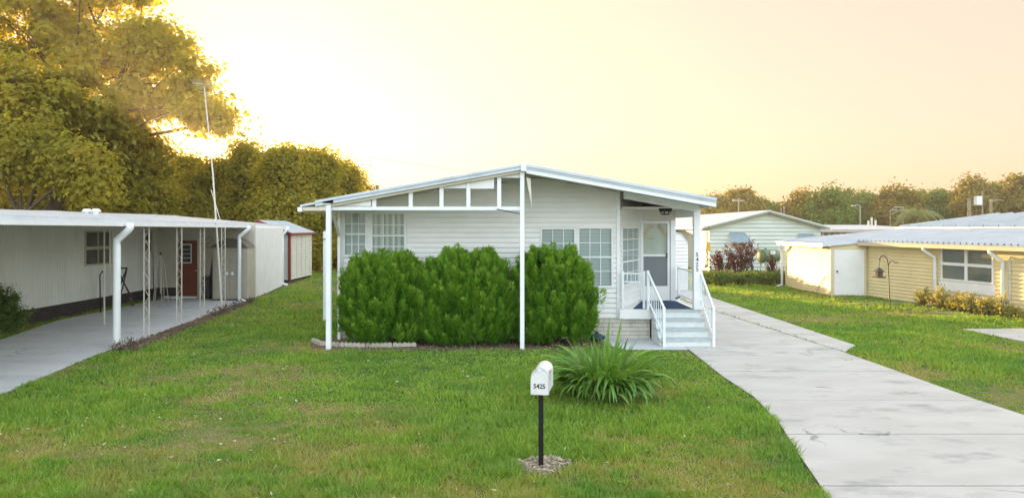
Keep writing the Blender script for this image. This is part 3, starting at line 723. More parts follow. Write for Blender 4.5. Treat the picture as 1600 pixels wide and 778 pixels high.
# strap-leaf clump: every leaf its own object, shared meshes
M_strap = mat('strap_leaf', (.07,.20,.025), (.19,.36,.065), 2.5, .4, trans=.3, spec=.5)
M_strap2 = mat('strap_leaf_pale', (.20,.27,.075), (.12,.20,.05), 2.5, .45, trans=.3, spec=.4)
def strap_clump(c, n):
    t = thing('lily_clump', 'large clump of arching strap leaves growing on the lawn behind the mailbox', 'plant', c)
    ms = []
    for k in range(16):
        L = random.uniform(.9, 1.35); w = random.uniform(.058, .085); a0 = R(random.uniform(60, 84)); bend = random.uniform(1.3, 3.0)
        if k < 4: a0 = R(random.uniform(75,88)); bend = random.uniform(.2,.7)
        p = Vector((0,0,0)); ang = a0; vs_ = []; fs = []; ns = 9
        for i in range(ns+1):
            s = i/ns; ww = w*(.55+.45*min(1, s*3))*(1 if s < .6 else max(.04, 1-((s-.6)/.4)**1.6))
            tw = .25*math.sin(s*3+k)
            dn = Vector((-math.sin(ang), 0, math.cos(ang)))
            vs_ += [tuple(p+Vector((0, ww/2, 0))+dn*(tw*ww/2)+dn*ww*.12), tuple(p), tuple(p+Vector((0,-ww/2,0))-dn*(tw*ww/2)+dn*ww*.12)]
            p = p+Vector((math.cos(ang),0,math.sin(ang)))*(L/ns); ang -= bend/ns*(.35+1.5*s)
        for i in range(ns):
            b = i*3; fs += [(b,b+1,b+4,b+3),(b+1,b+2,b+5,b+4)]
        me = bpy.data.meshes.new('leaf'); me.from_pydata(vs_, [], fs); me.update(); me.materials.append(M_strap2 if k % 4 == 3 else M_strap); smooth(me); ms.append(me)
    from mathutils import Matrix, Euler
    extra = {0: MB(), 1: MB()}
    for i in range(n+260):
        th = random.uniform(0, 2*math.pi); r = .42*math.sqrt(random.random())
        k = random.choice(range(4)) if (r < .22 and random.random() < .6) else random.randrange(4, 16)
        loc = Vector((math.cos(th)*r*1.15, math.sin(th)*r, 0)); eu = Euler((random.uniform(-.15,.15), random.uniform(-.12,.12)+(0 if k < 4 else .25*r), th+random.uniform(-.7,.7))); s = random.uniform(.66, 1.0)
        if i < n:
            o = link(bpy.data.objects.new('leaf', ms[k]), t); o.location = loc; o.rotation_euler = eu; o.scale = (s,s,s)
        else:
            s *= .85; mt = Matrix.Translation(Vector(c)+loc) @ eu.to_matrix().to_4x4() @ Matrix.Scale(s, 4)
            extra[k % 4 == 3].add([mt @ v.co for v in ms[k].vertices], [tuple(p.vertices) for p in ms[k].polygons])
    for q, e in extra.items():
        o = part('inner_leaves', e, M_strap2 if q else M_strap, t, True); o['kind'] = 'stuff'
strap_clump((1.46, 11.0, 0), 300)

# ------------------------------------------------------------ mailbox
mx_, my_ = MBX; mb_z = .86
MBO = thing('mailbox', 'white arched mailbox numbered on its door on a black post', 'mailbox', (mx_, my_, 0))
part('post', MB().box(mx_-.028,mx_+.028,my_-.028,my_+.028,-.02,mb_z), M_black, MBO)
rz = R(-10); cr_, sr_ = math.cos(rz), math.sin(rz)
def mbp(x, y, z): return Vector((mx_+.02+x*cr_-y*sr_, my_+.14+x*sr_+y*cr_, mb_z+z))
M_mbox = mat('mailbox_white', (.74,.74,.74), (.66,.66,.65), 5, .35, stain=(.38,.36,.33), sscale=9, samount=.4, sthr=.56)
def arch(w, h): return [(-w,0),(w,0)]+[(w*math.cos(a), h-w+w*math.sin(a)) for a in [math.pi*k/12 for k in range(13)]]
def archbox(w, h, y0, y1):
    pr = arch(w, h); n = len(pr)
    return MB().add([mbp(x,y0,z) for x,z in pr]+[mbp(x,y1,z) for x,z in pr], [tuple(range(n)), tuple(range(n,2*n))[::-1]]+[(i,n+i,n+(i+1)%n,(i+1)%n) for i in range(n)])
part('body', archbox(.095,.285,-.19,.30), M_mbox, MBO)
dr = part('door', archbox(.100,.262,-.235,-.20), M_mbox, MBO)
part('rim', archbox(.103,.293,-.20,-.17), mat('mailbox_rim', (.42,.42,.41), (.5,.5,.5), 6, .4), MBO)
part('latch', MB().beam(mbp(-.02,-.22,.268), mbp(.02,-.22,.268), .04, .03), M_mbox, dr)
part('base_plate', MB().beam(mbp(0,-.15,-.012), mbp(0,.25,-.012), .14, .02), M_black, MBO)
fl = part('flag', MB().beam(mbp(.103,-.05,.13), mbp(.103,-.03,.245), .006, .022).beam(mbp(.103,-.06,.225), mbp(.103,.02,.225), .006, .04), mat('faded_red', (.45,.38,.36), rough=.5), MBO)
for i, ch in enumerate('5425'):
    text('house_number', ch, .072, M_num, MBO, mbp(-.051+.034*i, -.2375, .095), (R(90),0,rz), .003)

# ------------------------------------------------------------ left mobile home with carport
M_corr = mat('corrugated_wall', (.72,.72,.66), (.64,.64,.58), 1.5, .55, stain=(.33,.30,.24), sscale=1.6, samount=.4, stretch=(1,1,.4))
M_backwall = mat('painted_panel', (.60,.56,.48), (.53,.50,.42), 2, .6, stain=(.35,.3,.22), sscale=2, samount=.3)
M_skirt = mat('dark_skirt', (.055,.045,.045), (.035,.03,.03), 5, .9)
XW, YB = -13.7, 26.4
LH = thing('mobile_home', 'white corrugated mobile home with a flat carport roof on slim iron posts', 'house', (-14, 20, 0))
FL = Frame((XW, 8), (XW, YB))                    # faces +x
lw = [FL.px(133,363), FL.px(160,411), FL.px(226,362), FL.px(237,392)]
W1 = (lw[0][0], lw[0][0]+(lw[1][0]-lw[0][0])*1.45, lw[1][1], lw[0][1]); W2 = (lw[2][0], lw[3][0], lw[3][1], lw[2][1])
cw = MB(); n = 430; o = []
part('wall', framewall(FL, 0, FL.L, .42, lambda s: 3.0, [W1, W2]), M_corr, LH)
for a, b, z0, z1 in ((0,FL.L,.42,W1[2]),(0,W1[0]-.05,W1[2],3.0),(W1[1]+.05,W2[0]-.05,W1[2],3.0),(W2[1]+.05,FL.L,W1[2],3.0),(W1[0]-.05,W1[1]+.05,W1[3]+.05,3.0),(W2[0]-.05,W2[1]+.05,W2[3]+.05,3.0),(W2[0]-.05,W2[1]+.05,W1[2],W2[2]-.05)):
    k = max(2, int((b-a)/.11)); 
    for i in range(k):
        s = a+(b-a)*i/k; w = (b-a)/k; cw.add([F for F in (FL.pt(s,z0,.002),FL.pt(s+w*.3,z0,.022),FL.pt(s+w*.7,z0,.022),FL.pt(s+w,z0,.002),FL.pt(s,z1,.002),FL.pt(s+w*.3,z1,.022),FL.pt(s+w*.7,z1,.022),FL.pt(s+w,z1,.002))],
               [(0,1,5,4),(1,2,6,5),(2,3,7,6)])
part('corrugated_sheet', cw, M_corr, LH)
M_win2 = mat('aged_window_frame', (.58,.52,.43), (.5,.44,.36), 4)
for W in (W1, W2): window(LH, FL, *W, 2 if W is W1 else 1, 2, frame=M_win2, back=mat('shaded_room', (.10,.08,.07), (.2,.2,.18), 2), fw=.05, muntin=.05)  # no blind here: the room's shade is coloured onto the backing sheet
part('skirting', MB().box(XW-.1, XW-.01, 8, YB, 0, .42), M_skirt, LH)
part('house_block', MB().box(-19, XW-.1, 8, YB+3, .0, 2.95), M_corr, LH)
FB = Frame((XW, YB), (-9.95, YB))
dx0, dx1 = FB.px(280,0)[0], FB.px(309,0)[0]
part('wall', MB().fbox(FB, 0, FB.L, .0, 2.85, -.1, 0), M_backwall, LH)
part('skirting', MB().fbox(FB, 0, dx0-.05, .0, .42, 0, .012), M_skirt, LH)
M_brown = mat('brown_door', (.20,.055,.03), (.15,.04,.02), 4, .45)
dd = part('door', MB().fbox(FB, dx0, dx1, .1, 2.24, .002, .035), M_brown, LH)
part('door_frame', MB().fbox(FB, dx0-.06, dx0-.005, .1, 2.3, .002, .05).fbox(FB, dx1+.005, dx1+.06, .1, 2.3, .002, .05).fbox(FB, dx0-.005, dx1+.005, 2.245, 2.3, .002, .05), M_backwall, LH)
w0, w1_ = dx0+.12, dx0+.50
df = part('door_window', MB().fbox(FB,w0,w1_,1.36,1.40,.036,.05).fbox(FB,w0,w1_,2.06,2.10,.036,.05).fbox(FB,w0,w0+.035,1.40,2.06,.036,.05).fbox(FB,w1_-.035,w1_,1.40,2.06,.036,.05), M_trim, dd)
for k in range(4):
    z = 1.41+k*.163; part('pane', MB().fbox(FB, w0+.036, w1_-.036, z, z+.145, .036, .04), mat('dark_glass', (.05,.055,.06), rough=.08, spec=.8), dd)
    if k: part('slat', MB().fbox(FB, w0+.036, w1_-.036, z-.017, z-.001, .036, .046), M_trim, dd)
part('door_handle', MB().fbox(FB, dx1-.08, dx1-.02, 1.05, 1.09, .036, .09), mat('brass', (.6,.5,.3), metal=.8, rough=.3), dd)
part('door_sill', MB().fbox(FB, dx0-.5, dx1+.05, .03, .1, .0, .25), M_trim, LH)
# storage room at the end of the carport
P0, P1 = (-9.95, 26.2), (-10.85, 32.4)
room = MB().prism([(-13.6,YB+.12),(P0[0],YB+.12),P1,(-13.6,32.4)], 0, 2.72)
part('storage_room', room, M_white, LH)
FS = Frame((P0[0],YB+.12), P1)
rb = MB()
for i in range(26): rb.fbox(FS, .02+i*.235, .03+i*.235+.012, .05, 2.7, 0, .008)
part('panel_batten', rb, M_white, LH)
part('corner_trim', MB().fbox(FS, -.02, .1, .02, 2.72, .0, .03), M_trim, LH)
part('end_panel', MB().box(P0[0]-.55, P0[0]-.02, YB+.02, YB+.11, .0, 2.72), M_trim, LH)
# roof with fascia
EX = lambda y: -8.85-.125*(y-15.4)
Y0_, Y1_ = 6.5, 33.2
ez = lambda y: 2.80-.004*(y-11)
M_oldroof = mat('weathered_roof', (.60,.62,.64), (.48,.50,.52), 2, .5, stain=(.22,.20,.17), sscale=2.2, samount=.6, stretch=(.5,2,1), sthr=.5)
rf = MB()
ny_ = 12
for k in range(ny_):
    ya, yb_ = Y0_+(Y1_-Y0_)*k/ny_, Y0_+(Y1_-Y0_)*(k+1)/ny_
    sag = lambda y: .02*math.sin(y*1.1)
    part('roof_panel', MB().hexa([(EX(ya),ya+.006,ez(ya)+.08),(EX(yb_),yb_-.006,ez(yb_)+.08),(-16.3,yb_-.006,3.27+sag(yb_)),(-16.3,ya+.006,3.27+sag(ya)),
        (EX(ya),ya+.006,ez(ya)+.13),(EX(yb_),yb_-.006,ez(yb_)+.13),(-16.3,yb_-.006,3.32+sag(yb_)),(-16.3,ya+.006,3.32+sag(ya))]), M_oldroof, LH)
part('roof_panel', MB().hexa([(-16.3,Y0_,3.27),(-16.3,Y1_,3.27),(-20,Y1_,2.95),(-20,Y0_,2.95),(-16.3,Y0_,3.32),(-16.3,Y1_,3.32),(-20,Y1_,3.0),(-20,Y0_,3.0)]), M_oldroof, LH)
part('gutter', MB().hexa([(EX(Y0_)-.02,Y0_,ez(Y0_)-.01),(EX(Y0_)+.11,Y0_,ez(Y0_)-.01),(EX(Y1_)+.11,Y1_,ez(Y1_)-.01),(EX(Y1_)-.02,Y1_,ez(Y1_)-.01),
    (EX(Y0_)-.02,Y0_,ez(Y0_)+.075),(EX(Y0_)+.11,Y0_,ez(Y0_)+.075),(EX(Y1_)+.11,Y1_,ez(Y1_)+.075),(EX(Y1_)-.02,Y1_,ez(Y1_)+.075)]), M_trim, LH)
part('fascia', MB().hexa([(EX(Y0_)-.03,Y0_,ez(Y0_)+.078),(EX(Y0_)+.05,Y0_,ez(Y0_)+.078),(EX(Y1_)+.05,Y1_,ez(Y1_)+.078),(EX(Y1_)-.03,Y1_,ez(Y1_)+.078),
    (EX(Y0_)-.03,Y0_,ez(Y0_)+.15),(EX(Y0_)+.05,Y0_,ez(Y0_)+.15),(EX(Y1_)+.05,Y1_,ez(Y1_)+.15),(EX(Y1_)-.03,Y1_,ez(Y1_)+.15)]), M_roofmetal, LH)
part('ceiling', MB().hexa([(EX(Y0_)-.05,Y0_,ez(Y0_)+.02),(EX(Y1_)-.05,Y1_,ez(Y1_)+.02),(-13.75,Y1_,2.9),(-13.75,Y0_,2.9),(EX(Y0_)-.05,Y0_,ez(Y0_)+.05),(EX(Y1_)-.05,Y1_,ez(Y1_)+.05),(-13.75,Y1_,2.93),(-13.75,Y0_,2.93)]), M_soffit, LH)
for px in (136, 150):
    c = at(px, 331, 23.5); part('roof_vent', frustum(frustum(MB(), (c.x,c.y), .09, .09, c.z-.3, c.z, 8), (c.x,c.y), .17, .10, c.z, c.z+.1, 10), M_trim, LH)
# iron posts: two slim bars with a zigzag between
M_iron = mat('aged_white_iron', (.66,.64,.58), (.55,.52,.46), 8, .5, stain=(.25,.18,.12), sscale=14, samount=.6)
for px, py, gap in ((229,528,.13), (280,508,.14), (316,494,.13), (349,485,.12)):
    g_ = G(px, py); x, y = g_.x, g_.y; hh = ez(y)+.0
    mbp_ = MB().box(x-gap/2-.011,x-gap/2+.011,y-.011,y+.011,.02,hh).box(x+gap/2-.011,x+gap/2+.011,y-.011,y+.011,.02,hh)
    ps = part('post', mbp_, M_iron, LH)
    zz = MB(); k = 12
    for i in range(k):
        a, b = (x-gap/2, x+gap/2) if i % 2 else (x+gap/2, x-gap/2)
        zz.beam((a,y,.2+i*(hh-.3)/k), (b,y,.2+(i+1)*(hh-.3)/k), .008, .012)
    part('scroll_bar', zz, M_iron, ps)
p0 = at(164,437,19.0); part('post', MB().box(p0.x-.03,p0.x+.0,18.98,19.01,.03,2.85).box(p0.x+.13,p0.x+.155,18.98,19.01,1.6,2.85), M_iron, LH)
def downspout(parent, top, bot, w, m, kick=.25, off=None):
    top, bot = Vector(top), Vector(bot); mb = MB()
    mid = Vector((bot.x, bot.y, top.z-.42)) 
    pts = [top+Vector((0,0,.06)), top-Vector((0,0,.05)), top.lerp(mid,.25)-Vector((0,0,.03)), mid+Vector((0,0,.10)), mid-Vector((0,0,.05)), Vector((bot.x,bot.y,bot.z+.16)), Vector((bot.x,bot.y,bot.z+.1))]
    d = Vector((kick,-abs(kick)*.4,0)); pts += [bot+d*.5+Vector((0,0,.05)), bot+d+Vector((0,0,.03))]
    mb.tube(pts, w/2, 8); return part('downspout', mb, m, parent, True)
g1 = G(181,546); downspout(LH, (g1.x+.30,15.4,ez(15)), (g1.x, 15.4, 0), .165, M_trim, .1)
g2 = G(374,472); downspout(LH, (g2.x+.35,g2.y,ez(25)), (g2.x, g2.y, 0), .14, M_trim, .25)
g3 = G(438,446); downspout(LH, (g3.x+.35,32.2,ez(32)), (g3.x+.12, 32.2, 0), .13, M_trim, .25)

# things under the carport
M_resin = mat('resin_cabinet', (.42,.40,.33), (.36,.34,.28), 3, .5); M_taupe = mat('resin_lid', (.13,.115,.10), (.10,.09,.08), 3, .5)
CB = thing('storage_cabinet', 'beige resin storage cabinet with arched dark lid in the carport', 'cabinet', (-10.9, 25.6, .03))
ca = at(334,468,25.5).x; cb = at(388,468,25.5).x; cz = 1.98
part('body', MB().box(ca,cb,25.4,26.1,.08,cz), M_resin, CB)
part('base', MB().box(ca-.02,cb+.02,25.38,26.12,.03,.08), M_skirt, CB)
n = 12; pr = [(ca-.03+(cb-ca+.06)*k/n, cz+.36*math.sin(math.pi*k/n)**.8) for k in range(n+1)]
lid = MB().add([(x,25.36,z+.003) for x,z in pr]+[(x,26.14,z+.003) for x,z in pr], [tuple(range(n+1))[::-1], tuple(range(n+1,2*n+2))]+[(i,i+1,n+2+i,n+1+i) for i in range(n)])
part('lid', lid, M_taupe, CB)
cm_ = (ca+cb)/2
for a, b, hx in ((ca+.05,cm_-.008,cm_-.1),(cm_+.008,cb-.05,cm_+.1)):
    dpt = part('door', MB().box(a,b,25.375,25.398,.14,cz-.05), M_resin, CB)
    part('panel', MB().box(a+.06,b-.06,25.366,25.374,.2,1.0), M_resin, dpt); part('panel', MB().box(a+.06,b-.06,25.366,25.374,1.06,1.85), M_resin, dpt)
    part('handle', frustum(MB(), (hx,25.345), .05, .05, .98, 1.08, 8), M_trim, dpt)
CL = thing('wall_clock', 'round pale wall dial hanging beside the brown door', 'clock', at(327,379,26.38))
c = at(327,379,26.38); ring = []
for k in range(24): a = 2*math.pi*k/24; ring.append((c.x+.20*math.cos(a), c.z+.20*math.sin(a)))
part('face', MB().add([(x,26.37,z) for x,z in ring]+[(x,26.39,z) for x,z in ring], [tuple(range(24))[::-1], tuple(range(24,48))]+[(i,(i+1)%24,24+(i+1)%24,24+i) for i in range(24)]), mat('dial', (.6,.55,.42), (.4,.35,.25), 6), CL)
part('rim', MB().tube([(x,26.36,z) for x,z in ring+ring[:1]], .018, 6, False), mat('dial_rim', (.35,.28,.18)), CL)
part('hand', MB().beam((c.x,26.355,c.z),(c.x+.1,26.355,c.z+.09),.012,.02).beam((c.x,26.355,c.z),(c.x-.08,26.355,c.z-.06),.012,.02), M_black, CL)
BN = thing('trash_bin', 'dark bin standing between the brown door and the cabinet', 'bin', (at(325,468,25.9).x, 25.9, .03))
bx_ = at(325,468,25.9).x
part('body', frustum(MB(), (bx_,25.9), .16, .20, .03, .8, 10), M_dark, BN); part('lid', frustum(MB(), (bx_,25.9), .22, .18, .805, .87, 10), M_dark, BN)
part('handle', MB().tube([(bx_-.08,25.9,.875),(bx_-.06,25.9,.93),(bx_+.06,25.9,.93),(bx_+.08,25.9,.875)], .012, 6), M_black, BN)
PD = thing('wooden_paddle', 'dark wooden board leaning behind the storage cabinet', 'board', (at(333,440,26.15).x,26.2,.03))
a_, b_ = at(331,440,26.2), at(338,387,26.25); part('blade', MB().beam(a_, b_, .22, .03, (0,1,0)), M_bark, PD); part('shaft', MB().beam((a_.x-.08,26.18,.03), a_, .05, .04), M_bark, PD)
# folding frame and rod along the corrugated wall
FC = thing('folding_frame', 'folded black tubular frame leaning by the corrugated wall', 'folding frame', G(192,478))
Yc_ = 22.6; q = lambda px, py, y=Yc_: at(px, py, y)
fr = MB().tube([q(182,419),q(199,419)], .022).tube([q(182,420),q(206,465)], .022).tube([q(198,420),q(180,465)], .022)
part('frame', fr, M_black, FC); part('leg', MB().tube([q(198,420,22.3),q(194,440,22.3),q(186,470,22.3)], .02), M_black, FC); part('leg', MB().tube([q(184,421,22.9),q(193,440,22.9),q(204,464,22.9)], .02), M_black, FC)
part('foot', MB().beam(q(203,464,22.6), q(208,478,22.6), .07, .07), M_bark, FC)
RD = thing('garden_rod', 'bent dark rod leaning against the corrugated wall', 'rod', (at(157,475,21.6).x,21.6,0))
part('shaft', MB().tube([at(157,488,21.6),at(156,430,21.3),at(160,424,21.3)], .018), M_black, RD); part('grip', MB().tube([at(159.5,424.5,21.3),at(162,424,21.3)], .026), M_dark, RD)
UT = thing('umbrella_stand', 'closed pale rack on splayed legs in the corner of the carport', 'rack', (at(252,470,25.2).x, 25.2, .03))
ux = at(251,470,25.2).x; uz = at(251,398,25.2).z
part('pole', MB().tube([(ux,25.2,.3),(ux,25.2,uz)], .02), M_iron, UT)
for k in range(5):
    a = k*2*math.pi/5+.3; part('leg', MB().tube([(ux,25.2,uz-.08),(ux+.1*math.cos(a),25.2+.1*math.sin(a),uz-.2),(ux+.26*math.cos(a),25.2+.26*math.sin(a),.04)], .014), M_iron, UT)
part('finial', frustum(MB(), (ux,25.2), .05, .015, uz, uz+.1, 8), M_dark, UT)
BR = thing('leaning_broom', 'thin dark broom handle leaning in the carport corner', 'broom', (at(240,465,25.4).x,25.4,.03))
part('handle', MB().tube([at(240,460,25.4),at(239,395,25.6)], .014), M_dark, BR); part('brush', frustum(MB(), (at(240,465,25.4).x,25.4), .12, .05, .03, .25, 8), M_bark, BR)

# antenna mast
bs = G(347,487); AM = thing('antenna_mast', 'leaning white pole with a skeletal television antenna beside the carport', 'antenna', bs)
top = at(319,135,bs.y); midp = at(333,275,bs.y)
part('pole', MB().tube([bs, midp.lerp(bs,.4), midp, top], [.035,.032,.026,.016], 8), M_iron, AM)
def along(z): return top+(midp-top)*((top.z-z)/(top.z-midp.z))
for i, (dz, hl) in enumerate(((0,.55),(-.25,.4),(-.5,.3))):
    p = along(top.z+dz); part('boom' if i == 0 else 'element', MB().tube([p+Vector((-hl*.7,.15*i,.1)), p+Vector((hl*.5,-.1,.02))], .008, 6), M_iron, AM)
for k in range(7):
    p = along(top.z)+Vector((-.30+k*.09, .05, .06)); part('element', MB().tube([p+Vector((-.04,-.3,.10)), p+Vector((.04,.3,-.10))], .005, 5), M_iron, AM)
part('guy_wire', MB().tube([at(330,297,bs.y), at(346,350,bs.y-.2)], .012, 5), M_iron, AM)

# red-trimmed shed
SH = thing('garden_shed', 'small white sided shed with red trim behind the carport', 'shed', (-12.3, 36, 0))
M_shed = mat('shed_siding', (.66,.68,.68), (.58,.60,.60), 2, .5); M_red = mat('red_trim', (.24,.035,.035), (.18,.028,.028), 5, .5)
sx0, sx1, sy0, sy1, szt = -14.0, -11.08, 34, 37.7, 2.42; xm = (sx0+sx1)/2
F1 = Frame((sx0,sy0),(sx1,sy0)); F2 = Frame((sx1,sy0),(sx1,sy1))
part('wall', MB().box(sx0+.02,sx1-.02,sy0+.02,sy1,.12,szt), M_shed, SH); part('base', MB().box(sx0+.05,sx1-.05,sy0+.05,sy1-.05,0,.12), M_dark, SH)
siding(SH, F1, .12, szt, 0, F1.L, .16, M_shed, joined=True, proud=.04)
M_shedp = mat('shed_side_panel', (.62,.62,.54), (.52,.53,.46), 3, .55)
siding(SH, F2, .12, szt, 0, F2.L, .16, M_shedp, joined=True, proud=.04)
for s in range(5): part('batten', MB().fbox(F2, .3+s*.75, .34+s*.75, .12, szt, .03, .045), M_shedp, SH)
part('corner_trim', MB().box(sx1-.06,sx1+.06,sy0-.06,sy0+.06,.12,szt), M_red, SH)
pk = szt+.62
part('gable', MB().add([(sx0,sy0,szt),(sx1,sy0,szt),(xm,sy0,pk-.05),(sx0,sy0+.05,szt),(sx1,sy0+.05,szt),(xm,sy0+.05,pk-.05)], [(0,1,2),(5,4,3),(0,3,4,1),(1,4,5,2),(2,5,3,0)]), M_shed, SH)
for a, b in ((xm, sx1+.15), (xm, sx0-.15)):
    rf_ = part('roof', MB().hexa([(a,sy0-.2,pk),(a,sy1+.2,pk),(b,sy1+.2,szt+.0),(b,sy0-.2,szt+.0),(a,sy0-.2,pk+.06),(a,sy1+.2,pk+.06),(b,sy1+.2,szt+.06),(b,sy0-.2,szt+.06)]), M_roofmetal, SH)
    part('rake_trim', MB().beam((a,sy0-.22,pk+.0),(b,sy0-.22,szt+.0), .03, .11), M_red, rf_)
    part('eave_trim', MB().box(min(b,b+.03*(1 if b>a else -1)),max(b,b+.03*(1 if b>a else -1)),sy0-.2,sy1+.2,szt-.06,szt+.04), M_red, rf_)
part('door', MB().fbox(F1, .5, 1.5, .15, 2.1, .041, .06), M_shed, SH)

# gambrel shed at the end of the driveway
GS = thing('backyard_shed', 'white sided shed with a chamfered roof at the end of the driveway', 'shed', (6.2, 30, 0))
gx0, gx1, gy = 4.9, 7.52, 29.2
FG = Frame((gx0,gy),(gx1,gy)); pr = [(0,.05),(FG.L,.05),(FG.L,2.05),(FG.L-.28,2.42),(FG.L/2,2.75),(.28,2.42),(0,2.05)]
part('wall', wallpoly(FG, pr, -2.2, 0), M_siding, GS)
def xr_g(z):
    if z < 2.05: return (0, FG.L)
    e = .28*(z-2.05)/.37 if z < 2.42 else .28+(FG.L/2-.28)*(z-2.42)/.33
    return (e, FG.L-e) if e < FG.L/2-.03 else None
siding(GS, FG, .06, 2.72, 0, FG.L, .15, M_siding, xr=xr_g)
rg = MB()
for (a, za), (b, zb_) in zip(pr[2:6], pr[3:7]): rg.hexa([FG.pt(a,za,.05),FG.pt(b,zb_,.05),FG.pt(b,zb_,-2.25),FG.pt(a,za,-2.25),FG.pt(a,za+.05,.05),FG.pt(b,zb_+.05,.05),FG.pt(b,zb_+.05,-2.25),FG.pt(a,za+.05,-2.25)])
part('roof', rg, M_roofmetal, GS)
part('door', MB().fbox(FG, .5, 1.3, .1, 1.95, .019, .035), M_trim, GS)

# ------------------------------------------------------------ yellow house on the right
M_yel = mat('cream_siding', (.78,.66,.37), (.70,.59,.33), 1.5, .5, stain=(.42,.35,.22), sscale=2, samount=.3)
M_yfas = mat('cream_fascia', (.66,.56,.38), (.60,.50,.33), 2, .5)
M_rib = mat('ribbed_roof', (.42,.45,.48), (.34,.37,.40), 1.5, .35, stain=(.28,.27,.26), sscale=1.5, samount=.4, spec=.5)
YH = thing('mobile_home', 'cream sided mobile home with ribbed metal roof and attached storeroom', 'house', (17, 24, 0))
A0, A1 = (14.1,27.0), (16.3,16.0)
FY = Frame(A0, A1, False)
if FY.n.x > 0: FY.n = -FY.n
yw0 = FY.px(1473,394); yw1 = FY.px(1551,441); YW_ = (yw0[0], yw1[0], FY.px(1512,438)[1], FY.px(1512,390)[1])
part('wall', framewall(FY, 0, FY.L, 0, lambda s: 2.12, [YW_]), M_yel, YH)
pan = (YW_[0]-.1, YW_[1]+.1, YW_[2]-.42, YW_[3]+.08)
siding(YH, FY, .04, 2.06, 0, FY.L, .125, M_yel, [pan], joined=True, gap=.014)
part('panel', MB().fbox(FY, pan[0], pan[1], pan[2], YW_[2]-.07, .0, .03), M_trim, YH)
sm_ = (YW_[0]+YW_[1])/2
for a, b in ((YW_[0],sm_-.05),(sm_+.05,YW_[1])):
    w_ = window(YH, FY, a, b, YW_[2], YW_[3], 1, 2, back=mat('room_teal', (.10,.14,.15), (.22,.2,.16), 1.5), fw=.05, muntin=.05, d=.04)  # backing sheet coloured as the dim room, no blind
part('window_mullion', MB().fbox(FY, sm_-.004, sm_+.004, YW_[2]-.05, YW_[3]+.05, 0, .045), M_trim, YH)
# storeroom
FD1 = Frame((12.72,27.2),(14.15,27.0)); FD2 = Frame((12.58,31.4),(12.72,27.2))
if FD2.n.x > 0: FD2.n = -FD2.n
if FD1.n.y > 0: FD1.n = -FD1.n
part('storeroom', MB().prism([(12.74,27.23),(14.3,27.03),(14.4,31.4),(12.6,31.4)], 0, 2.1), M_yel, YH)
siding(YH, FD2, .04, 2.0, 0, FD2.L, .125, M_yel, joined=True, gap=.014)
part('corner_trim', MB().box(12.67,12.75,27.15,27.24,0,2.05), M_yfas, YH)
sd_ = part('door', MB().fbox(FD1, .10, 1.22, .06, 1.86, .005, .04), M_white, YH)
part('door_handle', MB().tube([FD1.pt(.2,1.0,.04), FD1.pt(.2,1.0,.1)], .03, 8), M_black, sd_)
part('door_frame', MB().fbox(FD1, .03,.095,.03,1.92,.0,.05).fbox(FD1,1.225,1.29,.03,1.92,0,.05).fbox(FD1,.095,1.225,1.865,1.92,0,.05), M_yfas, YH)
part('wall_tap', MB().tube([FD2.pt(FD2.L-.35,.75,.02), FD2.pt(FD2.L-.35,.78,.1), FD2.pt(FD2.L-.35,.70,.12)], .02, 6), M_iron, YH)
part('cable', MB().tube([FD2.pt(FD2.L-.45,.72,.03), FD2.pt(FD2.L-.8,.45,.04), FD2.pt(FD2.L-1.2,.05,.03)], .014, 6), M_iron, YH)
# roofs: lower lean-to roof then the upper one
XU = 18.3
def ribpanel(a, b, za, zb_, ya0, ya1, yb0, yb1, nrib, m):
    """one roofing sheet: low edge x=a(y) to high edge x=b; ribs run up the slope"""
    top = []; hh = .05 if nrib > 1 else .085
    prof = [(j+f, h) for j in range(nrib) for f, h in (((0,0),(.34,0),(.42,hh),(.6,hh),(.68,0)) if nrib > 1 else ((0,0),(.46,0),(.47,hh),(.53,hh),(.54,0)))]+[(nrib, 0)]
    for f, h in prof:
        t = f/nrib
        lo = Vector((a(ya0+(ya1-ya0)*t), ya0+(ya1-ya0)*t, za+h)); hi = Vector((b, yb0+(yb1-yb0)*t, zb_+h)); top += [lo, hi]
    n = len(prof)-1; mb = MB(); bot = [v-Vector((0,0,.05)) for v in (top[0], top[1], top[-1], top[-2])]
    mb.add(top, [(2*k,2*k+2,2*k+3,2*k+1) for k in range(n)])
    mb.add([top[0]-Vector((0,0,.0)),top[-2],top[-1],top[1]]+[v-Vector((0,0,.04)) for v in (top[0],top[-2],top[-1],top[1])], [(0,4,5,1),(1,5,6,2),(2,6,7,3),(3,7,4,0),(4,7,6,5)])
    return mb
eaveX = lambda y: 14.1+.2*(27-y)-.42
ys = np.linspace(27.05, 15.5, 14)
for a, b in zip(ys[:-1], ys[1:]): part('roof_sheet', ribpanel(eaveX, XU, 2.20, 2.68, a, b, a, b, 4, M_rib), M_rib, YH)
ys = np.linspace(31.75, 27.08, 6)
for a, b in zip(ys[:-1], ys[1:]): part('roof_sheet', ribpanel(lambda y: 12.28+.03*(31-y), XU, 2.10, 2.66, a, b, a, b, 4, M_rib), M_rib, YH)
e0, e1 = 27.05, 15.5
part('fascia', MB().hexa([(eaveX(e0)-.0,e0,2.03),(eaveX(e0)+.04,e0,2.03),(eaveX(e1)+.04,e1,2.03),(eaveX(e1),e1,2.03),(eaveX(e0),e0,2.155),(eaveX(e0)+.04,e0,2.155),(eaveX(e1)+.04,e1,2.155),(eaveX(e1),e1,2.155)]), M_yfas, YH)
part('fascia', MB().box(12.30,12.34,27.1,31.7,1.93,2.055), M_yfas, YH)
part('rake_trim', MB().beam((12.30,27.04,2.05),(13.70,27.04,2.17), .03, .13), M_roofmetal, YH)
